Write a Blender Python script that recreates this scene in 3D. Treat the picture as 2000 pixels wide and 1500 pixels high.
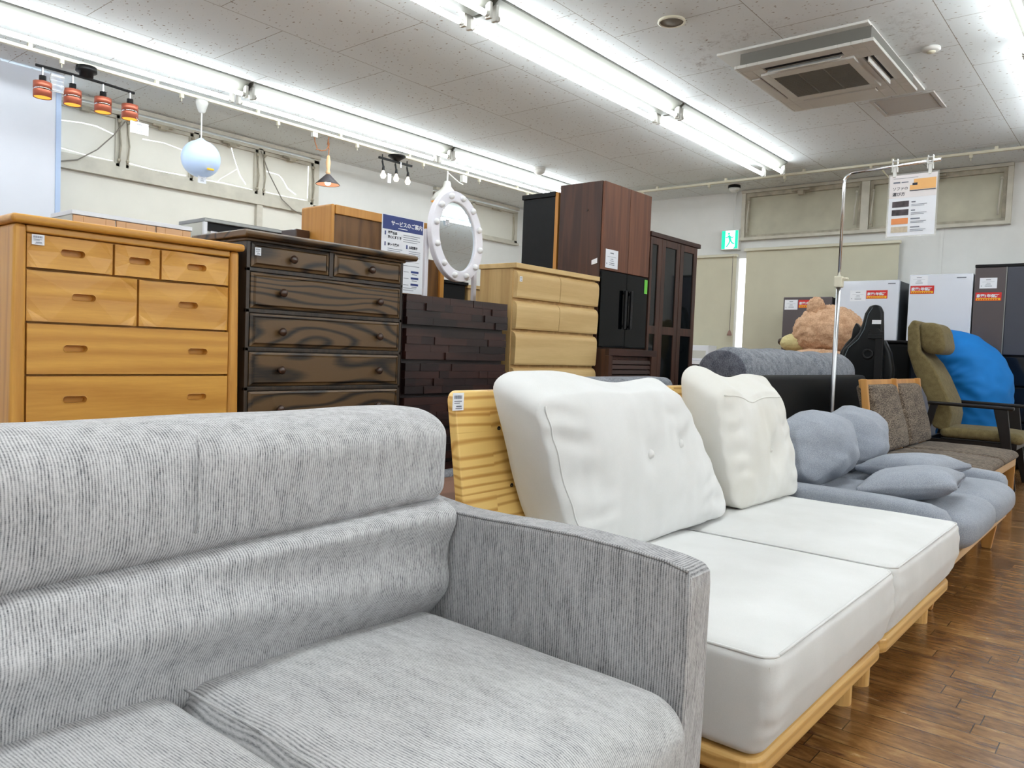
import bpy, bmesh, math, random
from mathutils import Vector, Matrix, noise
random.seed(7)
PI = math.pi
S = bpy.context.scene
COL = S.collection
for o in list(bpy.data.objects): bpy.data.objects.remove(o)

# ------------------------------------------------------------ camera, world, exposure
cam = bpy.data.cameras.new('camera'); camo = bpy.data.objects.new('camera', cam); COL.objects.link(camo)
yaw, pitch, roll = 0.69468452, -0.04449669, 0.0380508
fw = Vector((math.cos(pitch)*math.cos(yaw), math.cos(pitch)*math.sin(yaw), math.sin(pitch)))
rt = Vector((math.sin(yaw), -math.cos(yaw), 0)); upv = rt.cross(fw)
c_, s_ = math.cos(roll), math.sin(roll)
r2 = rt*c_ + upv*s_; u2 = upv*c_ - rt*s_
camo.matrix_world = Matrix(((r2.x, u2.x, -fw.x, 0), (r2.y, u2.y, -fw.y, 0), (r2.z, u2.z, -fw.z, 1.0), (0, 0, 0, 1)))
cam.sensor_width = 36; cam.lens = 1513.317/2000*36; cam.clip_start = 0.02; cam.clip_end = 60
S.camera = camo
W = bpy.data.worlds.new('world'); S.world = W; W.use_nodes = True
W.node_tree.nodes['Background'].inputs[0].default_value = (0.75, 0.87, 1, 1)
W.node_tree.nodes['Background'].inputs[1].default_value = 3.0
S.view_settings.view_transform = 'Standard'; S.view_settings.look = 'None'
S.view_settings.gamma = 1; S.view_settings.use_curve_mapping = False
S.view_settings.exposure = 1.3
TUBE_E = 10.0

# ------------------------------------------------------------ materials
def newmat(name):
    m = bpy.data.materials.new(name); m.use_nodes = True
    nt = m.node_tree; b = nt.nodes['Principled BSDF']
    return m, nt, b
def N(nt, t, **kw):
    n = nt.nodes.new(t)
    for k, v in kw.items():
        if k in n.inputs: n.inputs[k].default_value = v
        else: setattr(n, k, v)
    return n
def L(nt, a, ao, b, bi): nt.links.new(a.outputs[ao], b.inputs[bi])
def ramp(nt, stops):
    r = nt.nodes.new('ShaderNodeValToRGB'); e = r.color_ramp.elements
    while len(e) > 1: e.remove(e[-1])
    e[0].position = stops[0][0]; e[0].color = (*stops[0][1], 1)
    for p, c in stops[1:]:
        x = e.new(p); x.color = (*c, 1)
    return r
def srgb(r, g, b):
    f = lambda c: (c/255/12.92 if c/255 <= .04045 else ((c/255+.055)/1.055)**2.4)
    return (f(r), f(g), f(b))
def coords(nt, scale=(1, 1, 1), rot=(0, 0, 0), loc=(0, 0, 0)):
    t = nt.nodes.new('ShaderNodeTexCoord'); m = nt.nodes.new('ShaderNodeMapping')
    m.inputs['Scale'].default_value = scale; m.inputs['Rotation'].default_value = rot; m.inputs['Location'].default_value = loc
    L(nt, t, 'Object', m, 'Vector'); return m
def plain(name, col, rough=.5, metal=0, coat=0, bump=0, bscale=300, var=0, spec=.5, emit=None, es=1, trans=0, vscale=6):
    m, nt, b = newmat(name)
    b.inputs['Base Color'].default_value = (*col, 1); b.inputs['Roughness'].default_value = rough
    b.inputs['Metallic'].default_value = metal; b.inputs['Coat Weight'].default_value = coat
    b.inputs['Specular IOR Level'].default_value = spec
    b.inputs['Transmission Weight'].default_value = trans
    mp = coords(nt)
    if var:
        n = N(nt, 'ShaderNodeTexNoise', Scale=vscale, Detail=5.0); L(nt, mp, 0, n, 'Vector')
        r = ramp(nt, [(.3, tuple(c*(1-var) for c in col)), (.7, tuple(min(1, c*(1+var)) for c in col))])
        L(nt, n, 'Fac', r, 0); L(nt, r, 0, b, 'Base Color')
    if bump:
        n = N(nt, 'ShaderNodeTexNoise', Scale=bscale, Detail=3.0); L(nt, mp, 0, n, 'Vector')
        bp = N(nt, 'ShaderNodeBump', Strength=bump, Distance=.002); L(nt, n, 'Fac', bp, 'Height'); L(nt, bp, 0, b, 'Normal')
    if emit:
        b.inputs['Emission Color'].default_value = (*emit, 1); b.inputs['Emission Strength'].default_value = es
    return m
def wood(name, light, dark, axis='x', ring=14, stretch=.07, rough=.45, coat=0, fine=.35, dist=3.0, contrast=(.3, .75), bump=.15, nsc=3.0):
    """axis: grain direction"""
    m, nt, b = newmat(name)
    sc = {'x': (stretch, 1, 1), 'y': (1, stretch, 1), 'z': (1, 1, stretch)}[axis]
    mp = coords(nt, scale=sc)
    n1 = N(nt, 'ShaderNodeTexNoise', Scale=nsc, Detail=3.0, Roughness=.5); L(nt, mp, 0, n1, 'Vector')
    mul = N(nt, 'ShaderNodeMath', operation='MULTIPLY'); mul.inputs[1].default_value = ring*dist/3
    L(nt, n1, 'Fac', mul, 0)
    sn = N(nt, 'ShaderNodeMath', operation='SINE'); m3 = N(nt, 'ShaderNodeMath', operation='MULTIPLY'); m3.inputs[1].default_value = 6.28
    L(nt, mul, 0, m3, 0); L(nt, m3, 0, sn, 0)
    mr = N(nt, 'ShaderNodeMapRange'); mr.inputs['From Min'].default_value = -1; L(nt, sn, 0, mr, 'Value')
    n2 = N(nt, 'ShaderNodeTexNoise', Scale=90.0, Detail=4.0, Roughness=.7); L(nt, mp, 0, n2, 'Vector')
    mx = N(nt, 'ShaderNodeMix', data_type='FLOAT'); mx.inputs[0].default_value = fine
    L(nt, mr, 0, mx, 2); L(nt, n2, 'Fac', mx, 3)
    mid = tuple((a+c)/2 for a, c in zip(light, dark))
    r = ramp(nt, [(contrast[0], dark), ((contrast[0]+contrast[1])/2, mid), (contrast[1], light)])
    L(nt, mx, 0, r, 0); L(nt, r, 0, b, 'Base Color')
    b.inputs['Roughness'].default_value = rough; b.inputs['Coat Weight'].default_value = coat; b.inputs['Coat Roughness'].default_value = .25
    bp = N(nt, 'ShaderNodeBump', Strength=bump, Distance=.001); L(nt, mx, 0, bp, 'Height'); L(nt, bp, 0, b, 'Normal')
    return m
def figured(name, light, dark, freq, amp, stretch=.12, rough=.4, coat=.1, stops=(.1, .6), fine=.2, nsc=3.0, joint=None, sharp=1.0, bump=.1):
    """flat-sawn grain running along x: bands across z bent by noise; joint = (length, height) of finger-jointed staves"""
    m, nt, b = newmat(name); t = N(nt, 'ShaderNodeTexCoord'); sp = N(nt, 'ShaderNodeSeparateXYZ'); L(nt, t, 'Object', sp, 0)
    q = N(nt, 'ShaderNodeMapping'); q.inputs['Scale'].default_value = (stretch, 1, 1); L(nt, t, 'Object', q, 0)
    src = q
    if joint:
        cb = N(nt, 'ShaderNodeCombineXYZ'); L(nt, sp, 'X', cb, 'X'); L(nt, sp, 'Z', cb, 'Y')
        br = N(nt, 'ShaderNodeTexBrick', Scale=1.0); br.inputs['Brick Width'].default_value = joint[0]; br.inputs['Row Height'].default_value = joint[1]
        br.inputs['Mortar Size'].default_value = .0; br.inputs['Color1'].default_value = (0, 0, 0, 1); br.inputs['Color2'].default_value = (1, 1, 1, 1); br.offset = .43
        L(nt, cb, 0, br, 'Vector')
        sc = N(nt, 'ShaderNodeVectorMath', operation='SCALE'); sc.inputs['Scale'].default_value = 9.0; L(nt, br, 'Color', sc, 0)
        ad = N(nt, 'ShaderNodeVectorMath', operation='ADD'); L(nt, q, 0, ad, 0); L(nt, sc, 0, ad, 1); src = ad
    n = N(nt, 'ShaderNodeTexNoise', Scale=nsc, Detail=2.0, Roughness=.45); L(nt, src, 0, n, 'Vector')
    m1 = N(nt, 'ShaderNodeMath', operation='MULTIPLY'); m1.inputs[1].default_value = freq*2*PI; L(nt, sp, 'Z', m1, 0)
    m2 = N(nt, 'ShaderNodeMath', operation='MULTIPLY_ADD'); m2.inputs[1].default_value = amp*2*PI; L(nt, n, 'Fac', m2, 0); L(nt, m1, 0, m2, 2)
    sn = N(nt, 'ShaderNodeMath', operation='SINE'); L(nt, m2, 0, sn, 0)
    mr = N(nt, 'ShaderNodeMapRange'); mr.inputs['From Min'].default_value = -1; L(nt, sn, 0, mr, 'Value')
    pw = N(nt, 'ShaderNodeMath', operation='POWER'); pw.inputs[1].default_value = sharp; L(nt, mr, 0, pw, 0)
    n2 = N(nt, 'ShaderNodeTexNoise', Scale=110.0, Detail=4.0, Roughness=.7)
    q2 = N(nt, 'ShaderNodeMapping'); q2.inputs['Scale'].default_value = (.06, 1, 1); L(nt, t, 'Object', q2, 0); L(nt, q2, 0, n2, 'Vector')
    mx = N(nt, 'ShaderNodeMix', data_type='FLOAT'); mx.inputs[0].default_value = fine; L(nt, pw, 0, mx, 2); L(nt, n2, 'Fac', mx, 3)
    mid = tuple((a+c)/2 for a, c in zip(light, dark))
    r = ramp(nt, [(stops[0], dark), ((stops[0]+stops[1])/2, mid), (stops[1], light)]); L(nt, mx, 0, r, 0); L(nt, r, 0, b, 'Base Color')
    b.inputs['Roughness'].default_value = rough; b.inputs['Coat Weight'].default_value = coat; b.inputs['Coat Roughness'].default_value = .25
    bp = N(nt, 'ShaderNodeBump', Strength=bump, Distance=.001); L(nt, mx, 0, bp, 'Height'); L(nt, bp, 0, b, 'Normal')
    return m
def rib_fabric(name, axis, along, light, dark, pitch=.0052):
    """knitted ribs: stripes repeat along `axis`, loops along `along`"""
    m, nt, b = newmat(name); t = N(nt, 'ShaderNodeTexCoord'); sp = N(nt, 'ShaderNodeSeparateXYZ')
    wn = N(nt, 'ShaderNodeTexNoise', Scale=7.0, Detail=2.0); L(nt, t, 'Object', wn, 'Vector')
    off = N(nt, 'ShaderNodeVectorMath', operation='SCALE'); off.inputs['Scale'].default_value = .012
    L(nt, wn, 'Color', off, 0)
    ad = N(nt, 'ShaderNodeVectorMath', operation='ADD'); L(nt, t, 'Object', ad, 0); L(nt, off, 0, ad, 1); L(nt, ad, 0, sp, 0)
    def sine(sock, p, extra=None):
        mu = N(nt, 'ShaderNodeMath', operation='MULTIPLY'); mu.inputs[1].default_value = 2*PI/p; nt.links.new(sock, mu.inputs[0])
        src = mu
        if extra is not None:
            a = N(nt, 'ShaderNodeMath', operation='ADD'); L(nt, mu, 0, a, 0); nt.links.new(extra, a.inputs[1]); src = a
        s = N(nt, 'ShaderNodeMath', operation='SINE'); L(nt, src, 0, s, 0); return s
    k = {'x': 0, 'y': 1, 'z': 2}
    s1 = sine(sp.outputs[k[axis]], pitch)
    s2 = sine(sp.outputs[k[along]], pitch*.62, None)
    mxa = N(nt, 'ShaderNodeMath', operation='MULTIPLY_ADD'); mxa.inputs[1].default_value = .18; L(nt, s2, 0, mxa, 0); L(nt, s1, 0, mxa, 2)
    mr = N(nt, 'ShaderNodeMapRange'); mr.inputs['From Min'].default_value = -1.3; mr.inputs['From Max'].default_value = 1.3; L(nt, mxa, 0, mr, 'Value')
    sc = [1, 1, 1]; sc[k[along]] = .25
    mp = coords(nt, scale=tuple(sc))
    n = N(nt, 'ShaderNodeTexNoise', Scale=420.0, Detail=2.0, Roughness=.7); L(nt, mp, 0, n, 'Vector')
    nb = N(nt, 'ShaderNodeTexNoise', Scale=45.0, Detail=4.0, Roughness=.75); L(nt, mp, 0, nb, 'Vector')
    a1 = N(nt, 'ShaderNodeMix', data_type='FLOAT'); a1.inputs[0].default_value = .58; L(nt, mr, 0, a1, 2); L(nt, n, 'Fac', a1, 3)
    a2 = N(nt, 'ShaderNodeMix', data_type='FLOAT'); a2.inputs[0].default_value = .35; L(nt, a1, 0, a2, 2); L(nt, nb, 'Fac', a2, 3)
    mid = tuple(a*.6+c*.4 for a, c in zip(light, dark))
    r = ramp(nt, [(.3, dark), (.46, mid), (.64, light)]); L(nt, a2, 0, r, 0); L(nt, r, 0, b, 'Base Color')
    b.inputs['Roughness'].default_value = .95; b.inputs['Specular IOR Level'].default_value = .1
    b.inputs['Sheen Weight'].default_value = .15
    bp = N(nt, 'ShaderNodeBump', Strength=.7, Distance=.0014); L(nt, a1, 0, bp, 'Height'); L(nt, bp, 0, b, 'Normal')
    return m
def weave(name, light, dark, scale=260, big=25, bump=.35, stretch=(1, 1, 1), rough=.95, lo=.35, hi=.65, bigw=.35):
    m, nt, b = newmat(name); mp = coords(nt, scale=stretch)
    n = N(nt, 'ShaderNodeTexNoise', Scale=float(scale), Detail=3.0, Roughness=.7); L(nt, mp, 0, n, 'Vector')
    nb = N(nt, 'ShaderNodeTexNoise', Scale=float(big), Detail=4.0); L(nt, mp, 0, nb, 'Vector')
    a = N(nt, 'ShaderNodeMix', data_type='FLOAT'); a.inputs[0].default_value = bigw; L(nt, n, 'Fac', a, 2); L(nt, nb, 'Fac', a, 3)
    r = ramp(nt, [(lo, dark), (hi, light)]); L(nt, a, 0, r, 0); L(nt, r, 0, b, 'Base Color')
    b.inputs['Roughness'].default_value = rough; b.inputs['Specular IOR Level'].default_value = .15; b.inputs['Sheen Weight'].default_value = .1
    bp = N(nt, 'ShaderNodeBump', Strength=bump, Distance=.002); L(nt, n, 'Fac', bp, 'Height'); L(nt, bp, 0, b, 'Normal')
    return m

M = {}
# ceiling boards: staggered .94 x .927 m boards with fissures
def ceiling_mat():
    m, nt, b = newmat('ceiling_board'); t = N(nt, 'ShaderNodeTexCoord')
    mp = N(nt, 'ShaderNodeMapping'); mp.inputs['Location'].default_value = (-2.71+.94*10, -3.02+.927*10, 0); L(nt, t, 'Object', mp, 0)
    br = N(nt, 'ShaderNodeTexBrick', Scale=1.0); br.inputs['Brick Width'].default_value = .94; br.inputs['Row Height'].default_value = .927
    br.inputs['Mortar Size'].default_value = .0028; br.inputs['Mortar Smooth'].default_value = .3; br.offset = .5; br.inputs['Bias'].default_value = 0
    c = srgb(233, 238, 239)
    br.inputs['Color1'].default_value = (*c, 1); br.inputs['Color2'].default_value = (*srgb(235, 239, 240), 1); br.inputs['Mortar'].default_value = (*srgb(160, 154, 147), 1)
    L(nt, mp, 0, br, 'Vector')
    m2 = N(nt, 'ShaderNodeMapping'); m2.inputs['Scale'].default_value = (1, .45, 1); L(nt, t, 'Object', m2, 0)
    v = N(nt, 'ShaderNodeTexNoise', Scale=62.0, Detail=1.0, Roughness=.4); L(nt, m2, 0, v, 'Vector')
    r = ramp(nt, [(.255, (1, 1, 1)), (.31, (0, 0, 0))]); L(nt, v, 'Fac', r, 0)
    mx = N(nt, 'ShaderNodeMix', data_type='RGBA'); L(nt, r, 0, mx, 0); L(nt, br, 'Color', mx, 6); mx.inputs[7].default_value = (*srgb(160, 148, 138), 1)
    # soot blown out of the air conditioner
    def blob(x, y, rx, ry):
        s = N(nt, 'ShaderNodeVectorMath', operation='SUBTRACT'); s.inputs[1].default_value = (x, y, 0); L(nt, t, 'Object', s, 0)
        d = N(nt, 'ShaderNodeVectorMath', operation='DIVIDE'); d.inputs[1].default_value = (rx, ry, 1e6); L(nt, s, 0, d, 0)
        l = N(nt, 'ShaderNodeVectorMath', operation='LENGTH'); L(nt, d, 0, l, 0)
        q = N(nt, 'ShaderNodeMapRange'); q.inputs['From Min'].default_value = 1; q.inputs['From Max'].default_value = .1; L(nt, l, 'Value', q, 'Value'); return q
    nz = N(nt, 'ShaderNodeTexNoise', Scale=14.0, Detail=6.0, Roughness=.75); L(nt, t, 'Object', nz, 'Vector')
    rz = ramp(nt, [(.5, (0, 0, 0)), (.8, (1, 1, 1))]); L(nt, nz, 'Fac', rz, 0)
    tot = None
    for a in ((5.35, 2.72, .42, .22), (5.05, 2.3, .22, .5), (5.6, 1.4, .5, .2), (9.3, 3.6, .5, 1.2)):
        q = blob(*a)
        if tot is None: tot = q
        else:
            ad = N(nt, 'ShaderNodeMath', operation='ADD'); L(nt, tot, 0, ad, 0); L(nt, q, 0, ad, 1); tot = ad
    mu = N(nt, 'ShaderNodeMath', operation='MULTIPLY'); L(nt, tot, 0, mu, 0); L(nt, rz, 0, mu, 1)
    m3 = N(nt, 'ShaderNodeMath', operation='MULTIPLY'); L(nt, mu, 0, m3, 0); m3.inputs[1].default_value = .8; m3.use_clamp = True
    mx2 = N(nt, 'ShaderNodeMix', data_type='RGBA'); L(nt, m3, 0, mx2, 0); L(nt, mx, 2, mx2, 6); mx2.inputs[7].default_value = (*srgb(105, 88, 72), 1)
    L(nt, mx2, 2, b, 'Base Color'); b.inputs['Roughness'].default_value = .9; b.inputs['Specular IOR Level'].default_value = .2
    return m
M['ceiling'] = ceiling_mat()
def floor_mat():
    m, nt, b = newmat('floor_parquet'); t = N(nt, 'ShaderNodeTexCoord')
    sx = N(nt, 'ShaderNodeSeparateXYZ'); L(nt, t, 'Object', sx, 0)
    dv = N(nt, 'ShaderNodeMath', operation='DIVIDE'); dv.inputs[1].default_value = .078; L(nt, sx, 'X', dv, 0)
    fl = N(nt, 'ShaderNodeMath', operation='FLOOR'); L(nt, dv, 0, fl, 0)
    wn = N(nt, 'ShaderNodeTexWhiteNoise', noise_dimensions='1D'); L(nt, fl, 0, wn, 'W')
    sh = N(nt, 'ShaderNodeMath', operation='MULTIPLY_ADD'); sh.inputs[1].default_value = 5.8; L(nt, wn, 'Value', sh, 0); L(nt, sx, 'Y', sh, 2)
    mp = N(nt, 'ShaderNodeCombineXYZ'); L(nt, sh, 0, mp, 'X'); L(nt, sx, 'X', mp, 'Y')
    br = N(nt, 'ShaderNodeTexBrick', Scale=1.0); br.inputs['Brick Width'].default_value = .58; br.inputs['Row Height'].default_value = .078
    br.inputs['Mortar Size'].default_value = .0014; br.inputs['Mortar Smooth'].default_value = .2; br.offset = 0.0; br.inputs['Bias'].default_value = 0
    br.inputs['Color1'].default_value = (0, 0, 0, 1); br.inputs['Color2'].default_value = (1, 1, 1, 1); br.inputs['Mortar'].default_value = (.5, .5, .5, 1)
    L(nt, mp, 0, br, 'Vector')
    off = N(nt, 'ShaderNodeVectorMath', operation='SCALE'); off.inputs['Scale'].default_value = 7.0; L(nt, br, 'Color', off, 0)
    ad = N(nt, 'ShaderNodeVectorMath', operation='ADD'); L(nt, t, 'Object', ad, 0); L(nt, off, 0, ad, 1)
    def nz(sc, st, det, ro):
        q = N(nt, 'ShaderNodeMapping'); q.inputs['Scale'].default_value = st; L(nt, ad, 0, q, 0)
        n = N(nt, 'ShaderNodeTexNoise', Scale=float(sc), Detail=float(det), Roughness=ro); L(nt, q, 0, n, 'Vector'); return n
    n1 = nz(55, (1, .2, 1), 5, .65); n2 = nz(24, (1, .4, 1), 6, .7); n3 = nz(16, (1, .22, 1), 5, .7)
    a = N(nt, 'ShaderNodeMix', data_type='FLOAT'); a.inputs[0].default_value = .55; L(nt, n1, 'Fac', a, 2); L(nt, n2, 'Fac', a, 3)
    a2 = N(nt, 'ShaderNodeMix', data_type='FLOAT'); a2.inputs[0].default_value = .13; L(nt, a, 0, a2, 2); L(nt, br, 'Color', a2, 3)
    r = ramp(nt, [(.3, srgb(76, 48, 28)), (.42, srgb(118, 80, 44)), (.54, srgb(150, 108, 62)), (.68, srgb(186, 144, 90))]); L(nt, a2, 0, r, 0)
    st = ramp(nt, [(.56, (0, 0, 0)), (.66, (.85, .85, .85))]); L(nt, n3, 'Fac', st, 0)
    mz = N(nt, 'ShaderNodeMix', data_type='RGBA'); L(nt, st, 0, mz, 0); L(nt, r, 0, mz, 6); mz.inputs[7].default_value = (*srgb(78, 46, 40), 1)
    mx = N(nt, 'ShaderNodeMix', data_type='RGBA'); L(nt, br, 'Fac', mx, 0); L(nt, mz, 2, mx, 6); mx.inputs[7].default_value = (*srgb(48, 28, 18), 1)
    L(nt, mx, 2, b, 'Base Color')
    rr = N(nt, 'ShaderNodeMapRange'); rr.inputs['To Min'].default_value = .14; rr.inputs['To Max'].default_value = .34; L(nt, n2, 'Fac', rr, 'Value'); L(nt, rr, 0, b, 'Roughness')
    b.inputs['Coat Weight'].default_value = .35; b.inputs['Coat Roughness'].default_value = .1
    h = N(nt, 'ShaderNodeMath', operation='MULTIPLY_ADD'); h.inputs[1].default_value = -1.2; L(nt, br, 'Fac', h, 0); L(nt, a, 0, h, 2)
    bp = N(nt, 'ShaderNodeBump', Strength=.32, Distance=.0025); L(nt, h, 0, bp, 'Height'); L(nt, bp, 0, b, 'Normal'); L(nt, bp, 0, b, 'Coat Normal')
    return m
M['floor'] = floor_mat()
M['wall'] = plain('wall_paint', srgb(232, 232, 229), .7, var=.02, bump=.05)
M['panel'] = plain('panel_white', srgb(206, 210, 220), .35, var=.01)
M['panel_edge'] = plain('panel_edge', srgb(170, 190, 222), .4)
M['frame'] = plain('window_frame_paint', srgb(205, 200, 186), .5, var=.08, vscale=9)
M['frame_dirty'] = plain('window_frame_dirty', srgb(176, 168, 150), .6, var=.22, vscale=11)
M['film'] = plain('window_film', srgb(230, 227, 216), .45, var=.03, vscale=3)
M['film_far'] = plain('window_film_far', srgb(196, 192, 172), .6, var=.1, vscale=4)
M['day'] = plain('daylight_glass', (.9, .95, 1), .1, emit=(.9, .96, 1), es=1.0)
M['blind'] = plain('roller_blind', srgb(214, 209, 186), .8, var=.03, vscale=4)
M['daygap'] = plain('daylight_gap', (1, 1, 1), .5, emit=(.95, .98, 1), es=.9)
M['plastic'] = plain('white_plastic', srgb(226, 225, 220), .4)
M['ivory'] = plain('ivory_plastic', srgb(222, 217, 196), .45)
M['fix'] = plain('fixture_enamel', srgb(118, 118, 110), .5)
M['tube'] = plain('lit_tube', (1, 1, 1), .4, emit=(.90, .965, 1), es=TUBE_E)
M['socket'] = plain('socket_grey', srgb(205, 203, 196), .5)
M['black'] = plain('black_satin', srgb(12, 12, 14), .4, spec=.3)
M['blackpl'] = plain('black_plastic', srgb(16, 16, 18), .45, spec=.35)
M['copper'] = plain('brushed_copper', srgb(178, 98, 76), .4, metal=.55)
M['gold'] = plain('gold_lining_glow', srgb(240, 190, 90), .4, emit=(1, .5, .1), es=.12)  # warm emission imitates bulb light on the lining
M['chrome'] = plain('chrome', (.8, .8, .82), .12, metal=1)
M['steel'] = plain('steel', (.55, .56, .58), .3, metal=1)
M['bulb'] = plain('lit_bulb', (1, 1, 1), .3, emit=(1, .84, .62), es=2.5)
M['bulb_off'] = plain('opal_bulb', srgb(238, 238, 240), .3)
M['globe'] = plain('pale_blue_globe', srgb(186, 208, 240), .35, emit=(.55, .72, 1), es=.10)
M['paper'] = plain('paper', srgb(236, 238, 244), .6)
M['paper_w'] = plain('paper_warm', srgb(232, 226, 226), .6)
M['ink'] = plain('ink_grey', srgb(120, 124, 136), .7)
M['inkd'] = plain('ink_dark', srgb(48, 50, 62), .7)
M['navy'] = plain('navy_print', srgb(30, 52, 122), .4)
M['red'] = plain('red_print', srgb(214, 40, 38), .5)
M['yellow'] = plain('yellow_print', srgb(244, 190, 30), .5)
M['orange'] = plain('orange_print', srgb(236, 150, 92), .5)
M['orange2'] = plain('orange_print_light', srgb(240, 184, 116), .5)
M['beige'] = plain('beige_print', srgb(204, 190, 168), .6, var=.1, vscale=60)
M['photo'] = plain('dark_photo_print', srgb(74, 66, 70), .5, var=.5, vscale=30)
M['green'] = plain('exit_green', srgb(0, 200, 150), .4, emit=(0, .42, .28), es=.6)
M['exitw'] = plain('exit_white', (.9, .95, .95), .4, emit=(.85, 1, .97), es=.45)
M['greenlab'] = plain('green_label', srgb(110, 200, 70), .5)
M['oak'] = figured('honey_oak', srgb(226, 170, 78), srgb(184, 124, 46), 12, 9, .10, .38, .15, (.05, .85), .6, 3.2)
M['oak_v'] = wood('honey_oak_upright', srgb(222, 166, 78), srgb(186, 126, 50), 'z', ring=8, stretch=.06, rough=.38, coat=.15, contrast=(.1, .8), fine=.6, nsc=6)
M['darkoak'] = figured('dark_oak', srgb(98, 74, 46), srgb(22, 17, 14), 14, 17, .3, .42, .12, (.16, .54), .36, 2.6, None, .8, .3)
M['darkoak_v'] = wood('dark_oak_upright', srgb(58, 44, 32), srgb(28, 22, 17), 'z', ring=8, stretch=.06, rough=.42, coat=.2, contrast=(.15, .75), fine=.6, nsc=8)
M['knob'] = plain('knob_dark_wood', srgb(62, 40, 28), .28, coat=.4)
M['ash'] = wood('pale_oak', srgb(220, 188, 132), srgb(196, 160, 104), 'x', ring=8, stretch=.08, rough=.5, contrast=(.05, .8), fine=.6, nsc=3)
M['ash_v'] = wood('pale_oak_upright', srgb(212, 178, 122), srgb(180, 142, 88), 'z', ring=8, stretch=.06, rough=.5, contrast=(.1, .8), fine=.6, nsc=4)
M['walnut'] = wood('brown_walnut_upright', srgb(122, 74, 48), srgb(82, 46, 30), 'z', ring=7, stretch=.05, rough=.5, contrast=(.1, .85), fine=.6, nsc=6)
M['walnut_d'] = wood('dark_walnut_upright', srgb(82, 50, 36), srgb(46, 27, 20), 'z', ring=8, stretch=.05, rough=.5, contrast=(.1, .85), fine=.6, nsc=6)
M['walnut_h'] = wood('dark_walnut', srgb(72, 42, 32), srgb(40, 23, 18), 'x', ring=7, stretch=.08, rough=.5, contrast=(.1, .85), fine=.6, nsc=5)
M['rose'] = wood('rosewood_block', srgb(62, 34, 28), srgb(26, 13, 12), 'x', ring=5, stretch=.1, rough=.4, coat=.2, contrast=(.0, .9), fine=.5, nsc=7)
M['rose2'] = wood('rosewood_block_dark', srgb(42, 23, 21), srgb(18, 10, 10), 'x', ring=5, stretch=.1, rough=.4, coat=.2, contrast=(.0, .9), fine=.5, nsc=7)
M['cup'] = wood('orange_wood', srgb(208, 150, 72), srgb(180, 120, 50), 'z', ring=6, stretch=.03, rough=.45, contrast=(.05, .9), fine=.7, nsc=9)
M['cupback'] = wood('brown_veneer_back', srgb(126, 88, 48), srgb(88, 58, 30), 'z', ring=9, stretch=.1, rough=.5, contrast=(.1, .8), fine=.5, nsc=4)
M['peach'] = wood('peach_wood', srgb(226, 178, 132), srgb(212, 158, 110), 'x', ring=5, stretch=.05, rough=.5, contrast=(.05, .9), fine=.7)
M['pine'] = figured('pine_panel', srgb(240, 202, 122), srgb(194, 136, 58), 30, 9, .16, .4, .15, (.0, .5), .16, 3.4, (.27, .055), .9, .05)
M['pine_f'] = figured('pine_frame', srgb(228, 184, 112), srgb(196, 146, 78), 40, 4, .15, .4, .15, (.0, .6), .3, 4.0)
M['pine_v'] = wood('pine_upright', srgb(226, 182, 112), srgb(200, 150, 84), 'z', ring=10, stretch=.06, rough=.4, coat=.15, contrast=(.05, .8), fine=.3, nsc=6)
M['beech'] = wood('beech_frame', srgb(206, 152, 84), srgb(180, 124, 62), 'z', ring=6, stretch=.06, rough=.4, contrast=(.05, .9), fine=.5)
M['beech_x'] = wood('pale_beech_rail', srgb(222, 186, 140), srgb(198, 158, 108), 'x', ring=6, stretch=.06, rough=.4, contrast=(.05, .9), fine=.5)
M['rib_back'] = rib_fabric('grey_rib_knit_back', 'x', 'z', srgb(217, 216, 217), srgb(92, 93, 98), pitch=.0046)
M['rib_arm'] = rib_fabric('grey_rib_knit_arm_shaded', 'y', 'z', srgb(192, 191, 192), srgb(80, 81, 85))  # same knit coloured darker, the arm's shade is in the colour
M['rib_seat'] = rib_fabric('grey_rib_knit_seat', 'x', 'y', srgb(220, 219, 219), srgb(114, 115, 119), pitch=.0045)
M['canvas'] = weave('white_canvas', srgb(229, 229, 228), srgb(219, 219, 217), 500, 6, .12, bigw=.6)
M['canvas_y'] = weave('cream_canvas', srgb(230, 229, 225), srgb(220, 217, 208), 500, 4, .12, bigw=.7)
M['bluegrey'] = weave('blue_grey_cloth', srgb(176, 181, 190), srgb(132, 138, 149), 330, 16, .3, bigw=.14)
M['greymel'] = weave('melange_grey_cloth', srgb(158, 161, 168), srgb(84, 88, 97), 130, 22, .3)
M['greymel_d'] = weave('melange_dark_cloth', srgb(120, 122, 132), srgb(58, 60, 70), 150, 22, .3)
M['brownc'] = weave('brown_streaky_cloth', srgb(150, 136, 120), srgb(58, 46, 38), 120, 10, .35, stretch=(2.2, .3, 2.2), bigw=.2, lo=.43, hi=.6)
M['brownb'] = weave('brown_streaky_cloth_back', srgb(146, 132, 116), srgb(56, 44, 36), 120, 10, .35, stretch=(.3, 1, 2.2), bigw=.2, lo=.43, hi=.6)
M['olive'] = weave('olive_cloth', srgb(134, 120, 84), srgb(98, 86, 56), 200, 30, .3)
M['leather'] = plain('black_leather', srgb(5, 8, 10), .5, bump=.3, bscale=180, spec=.22)
M['gleather'] = plain('gaming_leather', srgb(8, 11, 14), .38, bump=.2, bscale=200, spec=.3)
M['stitch'] = plain('grey_stitching', srgb(96, 106, 112), .7)
M['blue'] = plain('bright_blue_cloth', srgb(0, 122, 205), .75, bump=.1, var=.05)
M['fur'] = weave('tan_plush_fur', srgb(228, 190, 156), srgb(180, 136, 104), 70, 12, 1.0, bigw=.4)
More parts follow.
